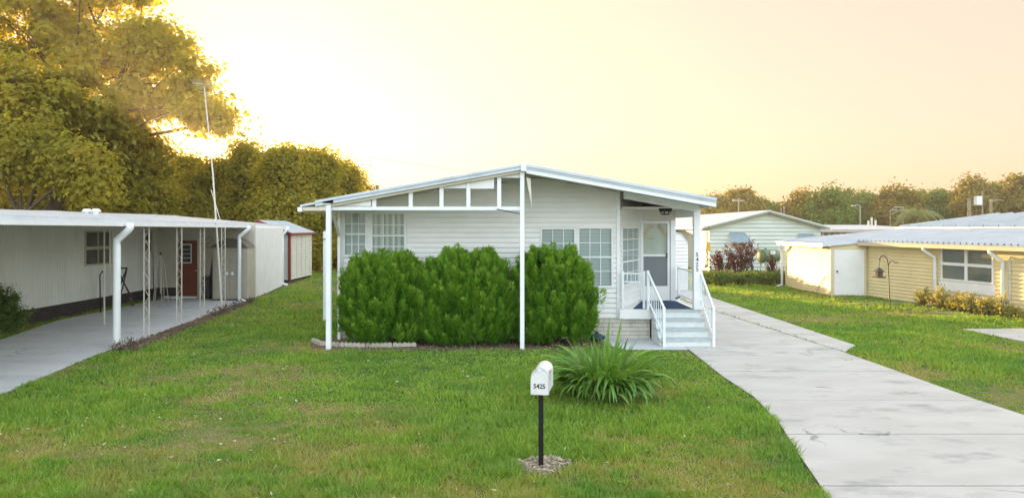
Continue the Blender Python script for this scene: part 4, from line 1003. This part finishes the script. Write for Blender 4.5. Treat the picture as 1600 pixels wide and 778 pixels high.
part('soffit', MB().hexa([(eaveX(e0)+.04,e0,2.10),(14.3,e0,2.12),(16.6,e1,2.12),(eaveX(e1)+.04,e1,2.10),(eaveX(e0)+.04,e0,2.12),(14.3,e0,2.14),(16.6,e1,2.14),(eaveX(e1)+.04,e1,2.12)]), M_yfas, YH)
# upper volume
part('upper_wall', MB().box(XU+.2,27,12,32.2,0,2.66), M_yel, YH)
part('upper_fascia', MB().box(XU-.08,XU-.03,12,32.6,2.60,2.735), M_yfas, YH)
ys = np.linspace(32.6, 12, 26)
for a, b in zip(ys[:-1], ys[1:]):
    part('roof_sheet', ribpanel(lambda y: XU-.06, 23.0, 2.75, 3.36, a, b, a, b, 1, M_rib), M_rib, YH)
part('roof_back', MB().hexa([(23,12,3.2),(27.5,12,2.6),(27.5,32.6,2.6),(23,32.6,3.2),(23,12,3.36),(27.5,12,2.76),(27.5,32.6,2.76),(23,32.6,3.36)]), M_rib, YH)
part('gable', MB().add([(XU,32.2,2.66),(27.2,32.2,2.66),(23,32.2,3.28),(XU,32.1,2.66),(27.2,32.1,2.66),(23,32.1,3.28)], [(0,1,2),(5,4,3),(0,3,4,1),(1,4,5,2),(2,5,3,0)]), M_yel, YH)
part('rake_trim', MB().beam((XU-.08,32.62,2.70),(23,32.62,3.31),.03,.12), M_yfas, YH)
part('rake_trim', MB().beam((12.30,31.78,2.04),(XU,31.78,2.62),.03,.12), M_yfas, YH)
# downspouts
def fy(px): return FY.px(px, 400)[0]
for px in (1462, 1568):
    s = fy(px); t_ = FY.pt(s-.15, 2.02, .36); b_ = FY.pt(s+.05, 0, .08)
    downspout(YH, t_, b_, .12, M_trim, -.3)
t_ = FD2.pt(.02, 1.95, .25); downspout(YH, t_, FD2.pt(-.12, 0, .12), .11, M_trim, -.3)
part('wall_pipe', MB().tube([FY.pt(fy(1580),.3,.05), FY.pt(fy(1580),1.85,.05)], .03, 6), M_iron, YH)

# shepherd hook with feeder
hb = G(1391,485); SHK = thing('shepherd_hook', 'thin black double shepherd hook standing on the lawn', 'hook', hb)
yk = hb.y; hk = lambda px, py: at(px, py, yk)
part('stem', MB().tube([hb-Vector((0,0,.05)), hk(1389,440), hk(1387.5,412), hk(1386,404), hk(1382,400), hk(1377,400.5), hk(1374,405), hk(1376,407)], .016, 6), M_black, SHK)
part('arm', MB().tube([hk(1388,414), hk(1392,408), hk(1396,407.5), hk(1400,411), hk(1402.5,410), hk(1402.5,408)], .012, 6), M_black, SHK)
fc = hk(1373.5,427); FE = thing('bird_feeder', 'small dark house-shaped bird feeder hanging from the hook', 'bird feeder', fc-Vector((0,0,.16)))
part('body', MB().box(fc.x-.08,fc.x+.08,fc.y-.08,fc.y+.08,fc.z-.1,fc.z+.05), M_bark, FE)
part('roof', frustum(MB(), (fc.x,fc.y), .2, .02, fc.z+.05, fc.z+.2, 4), M_dark, FE); part('tray', MB().box(fc.x-.15,fc.x+.15,fc.y-.15,fc.y+.15,fc.z-.14,fc.z-.1), M_bark, FE)
part('hanger', MB().tube([fc+Vector((0,0,.2)), hk(1374.5,406)], .008, 5), M_black, FE)
M_wood = mat('weathered_wood', (.30,.25,.19), (.22,.18,.14), 6, .9, stretch=(1,4,4))
for (a, b, lb) in (((1312,477),(1418,474),'long weathered board lying in the grass before the hook'), ((1455,490),(1515,494),'short weathered board lying in the grass before the weeds')):
    p, q_ = G(*a), G(*b); PK = thing('wooden_board', lb, 'board', p); d = (q_-p).normalized(); nrm = Vector((-d.y,d.x,0))
    part('plank', MB().beam(p+Vector((0,0,.03)), q_+Vector((0,0,.03)), .14, .05), M_wood, PK)
    part('plank', MB().beam(p+nrm*.2+Vector((0,0,.025)), p.lerp(q_,.7)+nrm*.24+Vector((0,0,.025)), .12, .04), M_wood, PK)
pb = G(1441,473); solo('splash_block', MB().box(pb.x-.3,pb.x+.2,pb.y-.12,pb.y+.1,0,.05).box(pb.x-.32,pb.x-.28,pb.y-.12,pb.y+.1,.05,.09), M_dark, (pb.x,pb.y,0), 'dark splash block under the downspout of the cream house', 'splash block')

# stem shrubs
def stem_shrub(name, label, c, ns, h, spread, ls, ml, per, cat='shrub', group=None, seed=1, up=.6, thick=.012, arch_=.3):
    random.seed(seed); g = np.random.default_rng(seed); t = thing(name, label, cat, c, group); w = MB(); P = []; A = []
    for k in range(ns):
        a = random.uniform(0, 2*math.pi); r = random.random()**.6*spread; hh = h*random.uniform(.55,1)*(1-.3*r/max(spread,.01))
        b = Vector(c)+Vector((math.cos(a)*r*.25, math.sin(a)*r*.25, 0)); e = Vector(c)+Vector((math.cos(a)*r, math.sin(a)*r, hh))
        pts = [b.lerp(e, s)+Vector((0,0,arch_*hh*math.sin(math.pi*s))) for s in (0,.25,.5,.75,1)]
        w.tube(pts, [thick*(1-.16*i) for i in range(5)], 5, False)
        for j in range(per):
            s = .15+.85*random.random(); i = min(3, int(s*4)); p = pts[i].lerp(pts[i+1], s*4-i); P.append(p); A.append((pts[i+1]-pts[i]).normalized())
    P = np.array(P)+g.normal(size=(len(P),3))*ls*.5; P[:,2] = np.maximum(P[:,2], .02); A = unit(np.array(A)*up+g.normal(size=(len(P),3))*.6)
    L = ls*(.6+.8*g.random(len(P))); V, T = kites(P, A, L, L*.4)
    part('stem', w, M_bark, t); leaf_obj('foliage', V, T, ml, t); return t
M_purple = mat('purple_leaf', (.042,.009,.014), (.095,.02,.028), 3, .45, trans=.3, island=.6)
M_cover = mat('cover_leaf', (.055,.12,.025), (.14,.20,.05), 2, .6, trans=.35, island=.6)
M_weed = mat('weed_leaf', (.26,.28,.08), (.42,.40,.16), 3, .6, trans=.4, island=.6)
for i, (px, py, h, sp, lb) in enumerate(((1128,436,1.7,.9,'low purple-leaved shrub nearest the porch'), (1157,436,2.45,.95,'tallest purple-leaved shrub with an upright shoot'), (1206,440,1.5,.4,'slender purple-leaved shrub beside the storeroom'))):
    stem_shrub('purple_shrub', lb, G(px, py), (26,34,9)[i], h, sp, .13, M_purple, 46, seed=40+i, thick=.02)
stem_shrub('purple_shrub', 'single tall purple shoot rising before the awning window', G(1174.5,438), 3, 2.75, .12, .12, M_purple, 60, seed=44, arch_=0, thick=.02)
for i in range(11):
    p = G(1102+i*12, 443+2.0*(i % 3)); stem_shrub('leafy_plant', 'low leafy green plant in the bed below the purple shrubs', p, 26, .62+.2*random.random(), .65, .11, M_cover, 26, 'plant', 'low plants in the side bed', seed=60+i)
for i in range(13):
    s = fy(1452+i*12.5); p = FY.pt(s, 0, .35+.18*(i % 2)); stem_shrub('wall_weed', 'yellow-green weedy plant growing along the cream house wall', p, 12, (.4,.7,.45,.75)[i % 4], .3, .10, M_weed, 24, 'plant', 'weeds along the cream wall', seed=90+i, up=1.0)

# ------------------------------------------------------------ pale green house behind
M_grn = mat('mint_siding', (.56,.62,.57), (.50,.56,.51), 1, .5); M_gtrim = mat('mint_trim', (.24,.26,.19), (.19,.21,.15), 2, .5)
GH = thing('mobile_home', 'pale mint gabled mobile home with window awnings beyond the side bed', 'house', (15.6, 42, 0))
gx0, gx1, gY = (1108-800)/FPX*42, (1282-800)/FPX*42, 42.0; gm = (1199-800)/FPX*42; ge, gp = 2.80, 3.70
FGH = Frame((gx0,gY),(gx1,gY))
part('wall', wallpoly(FGH, [(0,0),(FGH.L,0),(FGH.L,ge),(gm-gx0,gp),(0,ge)], -20, 0), M_grn, GH)
def xr_h(z):
    if z < ge: return (0, FGH.L)
    t = (z-ge)/(gp-ge)
    return (t*(gm-gx0), FGH.L-t*(FGH.L-(gm-gx0))) if t < .97 else None
siding(GH, FGH, .05, gp-.03, 0, FGH.L, .24, M_grn, xr=xr_h, proud=.06, gap=.04, joined=True)
sl_ = (gp-ge)/(gm-gx0); sr2 = (gp-ge)/(gx1-gm)
for a, za, b, zb_ in ((gm, gp, gx0-.5, ge-.5*sl_), (gm, gp, gx1+.4, ge-.4*sr2)):
    r_ = part('roof', MB().hexa([(a,gY-.35,za+.02),(a,62,za+.02),(b,62,zb_+.02),(b,gY-.35,zb_+.02),(a,gY-.35,za+.09),(a,62,za+.09),(b,62,zb_+.09),(b,gY-.35,zb_+.09)]), M_roofmetal, GH)
    part('rake_trim', MB().beam((a,gY-.36,za-.03),(b,gY-.36,zb_-.03), .04, .11), M_gtrim, r_)
    part('gutter', MB().box(b-.05,b+.05,gY-.3,62,zb_-.06,zb_+.04), M_trim, r_)
part('recess_shade', MB().box(gx0-.06,gx0-.005,gY+.4,gY+3.5,.3,2.5), M_gtrim, GH)  # recess shade put into the colour of a slab on the wall
part('side_wing', MB().box(gx0-2.3,gx0-.1,50,60,0,2.45), M_grn, GH)
part('side_wing_roof', MB().hexa([(gx0-2.7,49.6,2.42),(gx0-.07,49.6,2.66),(gx0-.07,60.4,2.66),(gx0-2.7,60.4,2.42),(gx0-2.7,49.6,2.50),(gx0-.07,49.6,2.74),(gx0-.07,60.4,2.74),(gx0-2.7,60.4,2.50)]), M_roofmetal, GH)
M_awn = mat('awning_metal', (.22,.30,.34), (.17,.24,.28), 4, .4); M_tan = mat('tan_shutter', (.50,.42,.30), (.44,.37,.26), 4)
for px0, px1, py0, py1 in ((1140,1163,364,398), (1247,1270,366,392)):
    a, z1 = FGH.px(px0, py0); b, z0 = FGH.px(px1, py1)
    w_ = window(GH, FGH, a, b-.1, z0, z1-.05, 1, 2, back=M_tan, fw=.06, muntin=.06, d=.06)
    aw = MB().hexa([FGH.pt(a-.05,z1-.62,.55),FGH.pt(b+.3,z1-.62,.55),FGH.pt(b+.0,z1,.07),FGH.pt(a-.05,z1,.07),FGH.pt(a-.05,z1-.58,.55),FGH.pt(b+.3,z1-.58,.55),FGH.pt(b+.0,z1+.04,.07),FGH.pt(a-.05,z1+.04,.07)])
    ao = part('awning', aw, M_awn, GH)
    for s0, s1 in ((a-.05,a-.05),(b+.3,b+.0),):
        part('awning_side', MB().add([FGH.pt(s1,z1-.01,.07),FGH.pt(s0,z1-.62,.55),FGH.pt(s1,z1-.62,.07),FGH.pt(s1+.03,z1-.01,.07),FGH.pt(s0+.03,z1-.62,.55),FGH.pt(s1+.03,z1-.62,.07)], [(0,1,2),(5,4,3),(0,3,4,1),(1,4,5,2),(2,5,3,0)]), M_trim, ao)
part('wall_light', frustum(MB(), (gx0-.22,gY-.5), .16, .10, 1.3, 1.85, 8), mat('amber_shade', (.62,.36,.05), (.5,.28,.04), 5), GH)
# fuel tank
ty = 38.0; ta, tb_ = at(1189,400,ty), at(1219,400,ty); rr_ = 10.3/FPX*ty
TK = thing('fuel_tank', 'weathered green cylindrical fuel tank on legs before the mint house', 'tank', (ta.x, ty, 0))
M_tank = mat('tank_green', (.08,.17,.09), (.19,.20,.11), 2.5, .6, stain=(.32,.25,.15), sscale=2.5, samount=.7)
ax_ = Vector((1,.35,0)).normalized(); c0 = ta.copy(); c1 = ta+ax_*(tb_.x-ta.x)
part('barrel', MB().tube([c0-ax_*.05,c0,c0+ax_*.03,c1-ax_*.03,c1,c1+ax_*.05], [rr_*.82,rr_*.97,rr_,rr_,rr_*.97,rr_*.82], 24), M_tank, TK, True)
part('end_rim', MB().tube([c0-ax_*.01,c0+ax_*.06], [rr_*1.03]*2, 24), mat('tank_dark', (.04,.12,.07)), TK)
part('placard', MB().beam(c0.lerp(c1,.45)+Vector((.0,-rr_*.98,.17)), c0.lerp(c1,.75)+Vector((.0,-rr_*.98,.17)), .02, .26), M_trim, TK)
for t in (.15,.85):
    for s in (-1,1):
        p = c0.lerp(c1,t)+Vector((-.2*s*ax_.y, .2*s, 0)); part('leg', MB().box(p.x-.03,p.x+.03,p.y-.03,p.y+.03,0,p.z-rr_*.8), M_iron, TK)
part('filler_cap', MB().tube([c0.lerp(c1,.3)+Vector((0,0,rr_-.02)), c0.lerp(c1,.3)+Vector((0,0,rr_+.06))], .06, 8), M_dark, TK)

# far low house and street poles
FHs = thing('far_house', 'low flat-roofed house far behind the cream house', 'house', (25, 50, 0))
M_fwall = mat('far_wall', (.45,.40,.32), (.38,.33,.26), 1)
part('wall', MB().box(21.9,30,49,58,0,2.4), M_fwall, FHs); part('roof', MB().hexa([(21.4,48.3,2.42),(30.5,48.3,2.42),(30.5,58.5,2.6),(21.4,58.5,2.6),(21.4,48.3,2.58),(30.5,48.3,2.58),(30.5,58.5,2.95),(21.4,58.5,2.95)]), M_roofmetal, FHs)
part('fascia', MB().box(21.38,30.5,48.22,48.29,2.40,2.6), mat('pink_fascia', (.5,.42,.38)), FHs)
for i in range(5): part('post', MB().box(22.0+i*.42,22.12+i*.42,48.4,48.5,0,2.4), M_fwall, FHs)
part('window', MB().box(23.5,25.2,48.93,48.99,1.2,2.1), M_dark, FHs)
for px, zt_ in ((1357,3.25),(1362,3.5),(1368,3.28)):
    x = (px-800)/FPX*52; part('vent_pipe', MB().tube([(x,52,2.6),(x,52,zt_)], .07, 8), M_iron, FHs)
M_pole = mat('pole_wood', (.30,.26,.20), (.22,.19,.14), 5, .9)
def pole(px, pyt, Y, w, label, m=M_pole, arm=None, extra=None):
    x = (px-800)/FPX*Y; z = HC-(pyt-HZ)/FPX*Y; t = thing('street_pole', label, 'pole', (x,Y,0))
    part('shaft', MB().tube([(x,Y,0),(x,Y,z)], [w*.36,w*.3], 8), m, t)
    if arm: part('arm', MB().tube([(x,Y,z-.02),(x+arm*.5,Y,z+.12),(x+arm,Y,z+.05)], .05, 6), m, t)
    if extra: extra(t, x, Y, z)
    return Vector((x,Y,z))
M_lpole = mat('lamp_pole', (.36,.34,.30))
pA = pole(1344, 322, 60, .16, 'pale lamp pole with a short arm behind the far house', M_lpole, -.45, lambda t,x,Y,z: part('lamp_head', MB().box(x-.75,x-.4,Y-.08,Y+.08,z-.02,z+.08), M_lpole, t))
pB = pole(1514.5, 311, 48, .33, 'thick bare wooden pole stub above the ribbed roof', M_pole, None, lambda t,x,Y,z: part('cap', frustum(MB(), (x,Y), .16, .1, z, z+.05, 8), M_pole, t))
pC = pole(1535, 298, 62, .22, 'utility pole with a white box mounted near its top', M_pole, None, lambda t,x,Y,z: part('box', MB().box(x-.65,x-.15,Y-.2,Y+.2,z-1.3,z-.5), M_trim, t))
pD = pole(1548.5, 315, 48, .26, 'short pole stub with a crooked arm above the ribbed roof', M_pole, .9, lambda t,x,Y,z: part('insulator', frustum(MB(), (x,Y), .05, .08, z, z+.15, 6), M_lpole, t))
pE = pole(1243-45, 0, 1, 0.001, 'x') if False else None
for px, pyt in ((1220.5,327),(1225,324)): pole(px, pyt, 66, .14, 'thin pale pole rising behind the mint house roof, %s of a pair' % ('shorter' if px < 1222 else 'taller'), M_lpole, None, lambda t,x,Y,z: part('cap', frustum(MB(), (x,Y), .08, .05, z, z+.06, 6), M_lpole, t))
pF = pole(1154, 309, 70, .2, 'pale utility pole against the trees behind the mint house', M_lpole, None, lambda t,x,Y,z: part('cross_arm', MB().box(x-.6,x+.6,Y-.06,Y+.06,z-.35,z-.22), M_lpole, t))
pG = pole(1391, 329, 66, .10, 'slim lamp post with a side arm before the far trees', M_lpole, .5, lambda t,x,Y,z: part('lamp_head', MB().box(x+.4,x+.7,Y-.08,Y+.08,z-.0,z+.08), M_lpole, t))
pH = pole(1411, 323, 66, .10, 'slim post with a cross bar before the far trees', M_lpole, None, lambda t,x,Y,z: part('cross_bar', MB().box(x-.9,x+.1,Y-.05,Y+.05,z-.1,z), M_lpole, t))
def wire(a, b, sag, label):
    t = MB(); a, b = Vector(a), Vector(b); t.tube([a.lerp(b,k/10)-Vector((0,0,sag*4*(k/10)*(1-k/10))) for k in range(11)], .018, 4, False)
    solo('power_line', t, mat('cable_grey', (.2,.19,.17)), tuple(a), label, 'power line')
wire(pA-Vector((0,0,.3)), pH-Vector((0,0,.1)), .7, 'sagging wire from the lamp pole to the crossbar post')
wire(pH, pC-Vector((0,0,.8)), .5, 'wire from the crossbar post to the utility pole with the box')
wire(pF-Vector((0,0,.2)), Vector((-14,66,9.5)), .4, 'long thin wire passing over the white house')

# ------------------------------------------------------------ trees
def el(px, py, Y, rpx, rpy=None, ry=None):         # crown ellipsoid given by its size as seen, at distance Y
    c = at(px, py, Y); k = Y/FPX; rpy = rpy or rpx
    return (c.x, c.y, c.z, rpx*k, ry or rpx*k*.8, rpy*k)
YL = 38
big = [el(60,40,YL,95,80), el(160,60,YL+1,85,75), el(215,115,YL,75,65), el(90,150,YL-2,85,70), el(30,200,YL-3,70,70), el(170,190,YL,70,55), el(265,130,YL,55,55), el(240,60,YL,45,40),
       el(300,172,YL-1,40,24), el(346,182,YL-1,29,24), el(310,120,YL,22,28), el(120,-30,YL,110,60), el(-70,100,YL,90,150), el(195,235,YL+1,50,35)]
tree('oak_tree', 'huge sunlit spreading tree towering behind the corrugated home', (at(60,0,YL).x, YL, 0), big, M_leafA, 285, 160, .92, .30, 101, .44, limbs=60, fork=7.2)
fr_ = [el(35,225,34,60,50), el(95,255,34,55,45), el(15,150,34,40,50), el(-40,230,34,60,80), el(140,275,34,40,36)]
tree('shade_tree', 'leaning broad tree with a bare trunk just behind the corrugated home', (at(15,0,34).x, 34, 0), fr_, M_leafA, 150, 180, .82, .25, 102, .34, limbs=30, fork=3.0)
hed = [(215,262,40,48,42,'dense rounded tree under the overhanging branch of the huge tree'), (285,288,45,46,38,'low bushy tree directly before the setting sun'), (335,298,43,42,40,'bushy tree behind the antenna mast'),
       (388,278,44,42,48,'tall dense tree with a feathery top behind the carport end'), (440,285,41,40,46,'dense round-topped tree behind the red-trimmed shed'), (487,288,43,44,52,'broad dense tree between the red-trimmed shed and the white house'), (532,305,46,34,46,'dense tree partly hidden by the white house roof')]
for i, (px, py, Y, rx, ry, lb) in enumerate(hed):
    es = [el(px,py,Y,rx,ry), el(px-rx*.45,py+ry*.9,Y-.6,rx*.8,ry*.7), el(px+rx*.45,py+ry*.95,Y-.4,rx*.8,ry*.7), el(px,py+ry*1.9,Y-1,rx*1.05,ry*.8), el(px+rx*.2,py-ry*.55,Y,rx*.6,ry*.55)]
    tree('bushy_tree', lb, (at(px,0,Y).x, Y, 0), es, M_leafB, 190, 150, .75, .22, 120+i, .22, 'trees along the back boundary', limbs=22, fork=1.4, zmin=.25)
tree('bushy_tree', 'small distant tree peeking over the white house roof beside the vent pipe', (at(560,0,62).x,62,0), [el(560,292,62,16,17), el(548,300,62,14,12), el(572,300,62,10,10)], M_leafD, 70, 60, .7, .22, 140, .2, fork=4)
for i, px in enumerate((40,130,215,290)):          # shaded understorey behind the left home
    tree('understorey_tree', 'dark low tree filling the gap behind the corrugated home', (at(px,0,46).x, 46, 0), [el(px,300,46,55,38), el(px-25,335,46,50,30), el(px+30,330,46,50,34)], M_leafB, 170, 110, .85, .22, 150+i, .25, 'low trees behind the corrugated home', limbs=14, fork=1.6, zmin=.2)
# right-hand distant trees
dist = [(1118,318,78,24,14,1),(1155,310,80,30,17,1),(1186,322,84,20,12,0),(1215,330,90,22,10,0),(1258,312,80,30,22,1),(1290,312,76,32,24,0),(1330,312,84,32,24,0),(1362,312,90,28,20,0),(1400,306,80,34,20,1),(1432,314,88,28,18,0),
        (1466,310,84,26,18,0),(1497,318,90,24,14,0),(1522,292,78,24,18,1),(1560,306,82,32,26,0),(1598,292,78,28,26,1),(1630,300,80,36,30,0)]
DL = ('loose golden-edged tree on the far skyline', 'dense olive tree on the far skyline')
for i, (px, py, Y, rx, ry, k) in enumerate(dist):
    es = [el(px,py,Y,rx*.75,ry*.7), el(px-rx*.5,py+ry*.7,Y,rx*.65,ry*.65), el(px+rx*.5,py+ry*.65,Y,rx*.65,ry*.65), el(px,py+ry*1.5,Y-2,rx,ry*.9)]
    tree('distant_tree', DL[0] if k else DL[1], (at(px,0,Y).x, Y, 0), es, M_leafD if k else M_leafC, 105, 75, .85, .34, 200+i, .28, 'golden trees on the far skyline' if k else 'olive trees on the far skyline', limbs=16, fork=2.6, zmin=.4)
# palm
PM = thing('palm_tree', 'pale drooping palm head rising behind the cream house roof', 'palm', (at(1432,0,56).x,56,0))
px_, pz_ = at(1428,337,56).x, at(1428,337,56).z
part('trunk', MB().tube([(px_,56,0),(px_+.1,56,pz_-.2)], [.2,.15], 8), M_bark, PM)
M_palm = mat('palm_frond', (.20,.26,.13), (.28,.32,.17), 3, .6, trans=.3)
pv, pf = [], []
for i in range(14):
    s = i/13; c = Vector((1.9*s, 0, .75*math.sin(s*2.4)-.9*s*s))
    for sg in (-1,1):
        b = len(pv); d = Vector((.25, sg*.55*(1-.5*s), -.35)); pv += [tuple(c), tuple(c+Vector((.09,0,0))), tuple(c+d)]; pf += [(b,b+1,b+2)]
    if i < 13: pass
fm = bpy.data.meshes.new('frond'); fm.from_pydata(pv, [], pf); fm.update(); fm.materials.append(M_palm)
for k in range(22):
    o = link(bpy.data.objects.new('frond', fm), PM); o.location = Vector((px_+.1,56,pz_-.2))-ORG[PM]; o.rotation_euler = (random.uniform(-.3,.3), random.uniform(-.5,.3), k*2.4); s = random.uniform(.7,1.0); o.scale = (s,s,s)

# left clipped shrub, debris in the bed
sb = thing('round_shrub', 'rounded green shrub against the corrugated wall', 'shrub', (-13.1, 17.4, 0))
C, V, T = clumps([(-13.1,17.4,.62,.62,.6,.6),(-13.3,17.2,.35,.6,.6,.4)], 160, 130, .16, .055, 77, up=.5)
leaf_obj('foliage', V, T, M_cover, sb); tk = MB(); [curve_limb(tk, (-13.1,17.4,0), tuple(C[i]), .03, .008) for i in range(0,60,6)]; part('stem', tk, M_bark, sb)
M_dead = mat('dead_fern', (.10,.07,.055), (.20,.14,.09), 6, .9, island=.6); M_litter = mat('leaf_litter', (.30,.22,.14), (.14,.10,.07), 8, .9, island=.8)
for i, (px, py) in enumerate(((192,546),(207,542),(338,494),(352,487),(368,480),(385,474))):
    stem_shrub('dead_fern', 'dark withered fern in the bed along the carport posts', G(px,py), 11, .24, .32, .06, M_dead, 10, 'plant', 'withered ferns along the carport', seed=170+i, thick=.008)
def litter(name, label, poly, n, m, ls, z=.02):
    P = np.array(poly); lo, hi = P.min(0), P.max(0); x = lo[0]+(hi[0]-lo[0])*rng.random(n*4); y = lo[1]+(hi[1]-lo[1])*rng.random(n*4)
    k = inpoly(x, y, poly); x, y = x[k][:n], y[k][:n]; A = rdir(len(x)); A[:,2] *= .25; A = unit(A); L = ls*(.5+rng.random(len(x)))
    V, T = kites(np.stack([x,y,np.full(len(x),z)+.02*rng.random(len(x))],1), A, L, L*.4)
    o = link(bpy.data.objects.new(name, np_mesh(name, V, T, m))); tag(o, label, 'litter', kind='stuff')
LAWNP = [(-8,6.6),(3,6.6),(3.6,15),(-8,15)]
litter('fallen_leaves', 'small dry fallen leaves and white clover specks on the lawn', LAWNP, 420, mat('fallen_leaf', (.62,.58,.46), (.34,.25,.13), 9, .9, island=.9), .045, .05)
litter('leaf_litter', 'brown leaf litter strewn along the carport bed', BED, 2600, M_litter, .07)
litter('mulch', 'dry mulch under the front bushes', FRONTBED, 2200, M_litter, .05)
litter('straw', 'dry straw on the bare soil round the mailbox post', MPATCH, 700, mat('straw', (.50,.43,.33), (.34,.28,.2), 9, .9, island=.8), .06)

# ------------------------------------------------------------ evening haze
M_haze = bpy.data.materials.new('evening_haze'); M_haze.use_nodes = True; hn = M_haze.node_tree
for n_ in list(hn.nodes):
    if n_.type != 'OUTPUT_MATERIAL': hn.nodes.remove(n_)
pv_ = hn.nodes.new('ShaderNodeVolumePrincipled'); pv_.inputs['Color'].default_value = (1,.93,.80,1); pv_.inputs['Density'].default_value = .0012; pv_.inputs['Anisotropy'].default_value = .7
hn.links.new(pv_.outputs[0], hn.nodes['Material Output'].inputs['Volume'])
hz_ = link(bpy.data.objects.new('haze', MB().box(-95,95,-12,125,-1,20).mesh('haze'))); hz_.data.materials.append(M_haze); tag(hz_, 'thin golden evening haze over the whole yard', 'haze', kind='stuff')
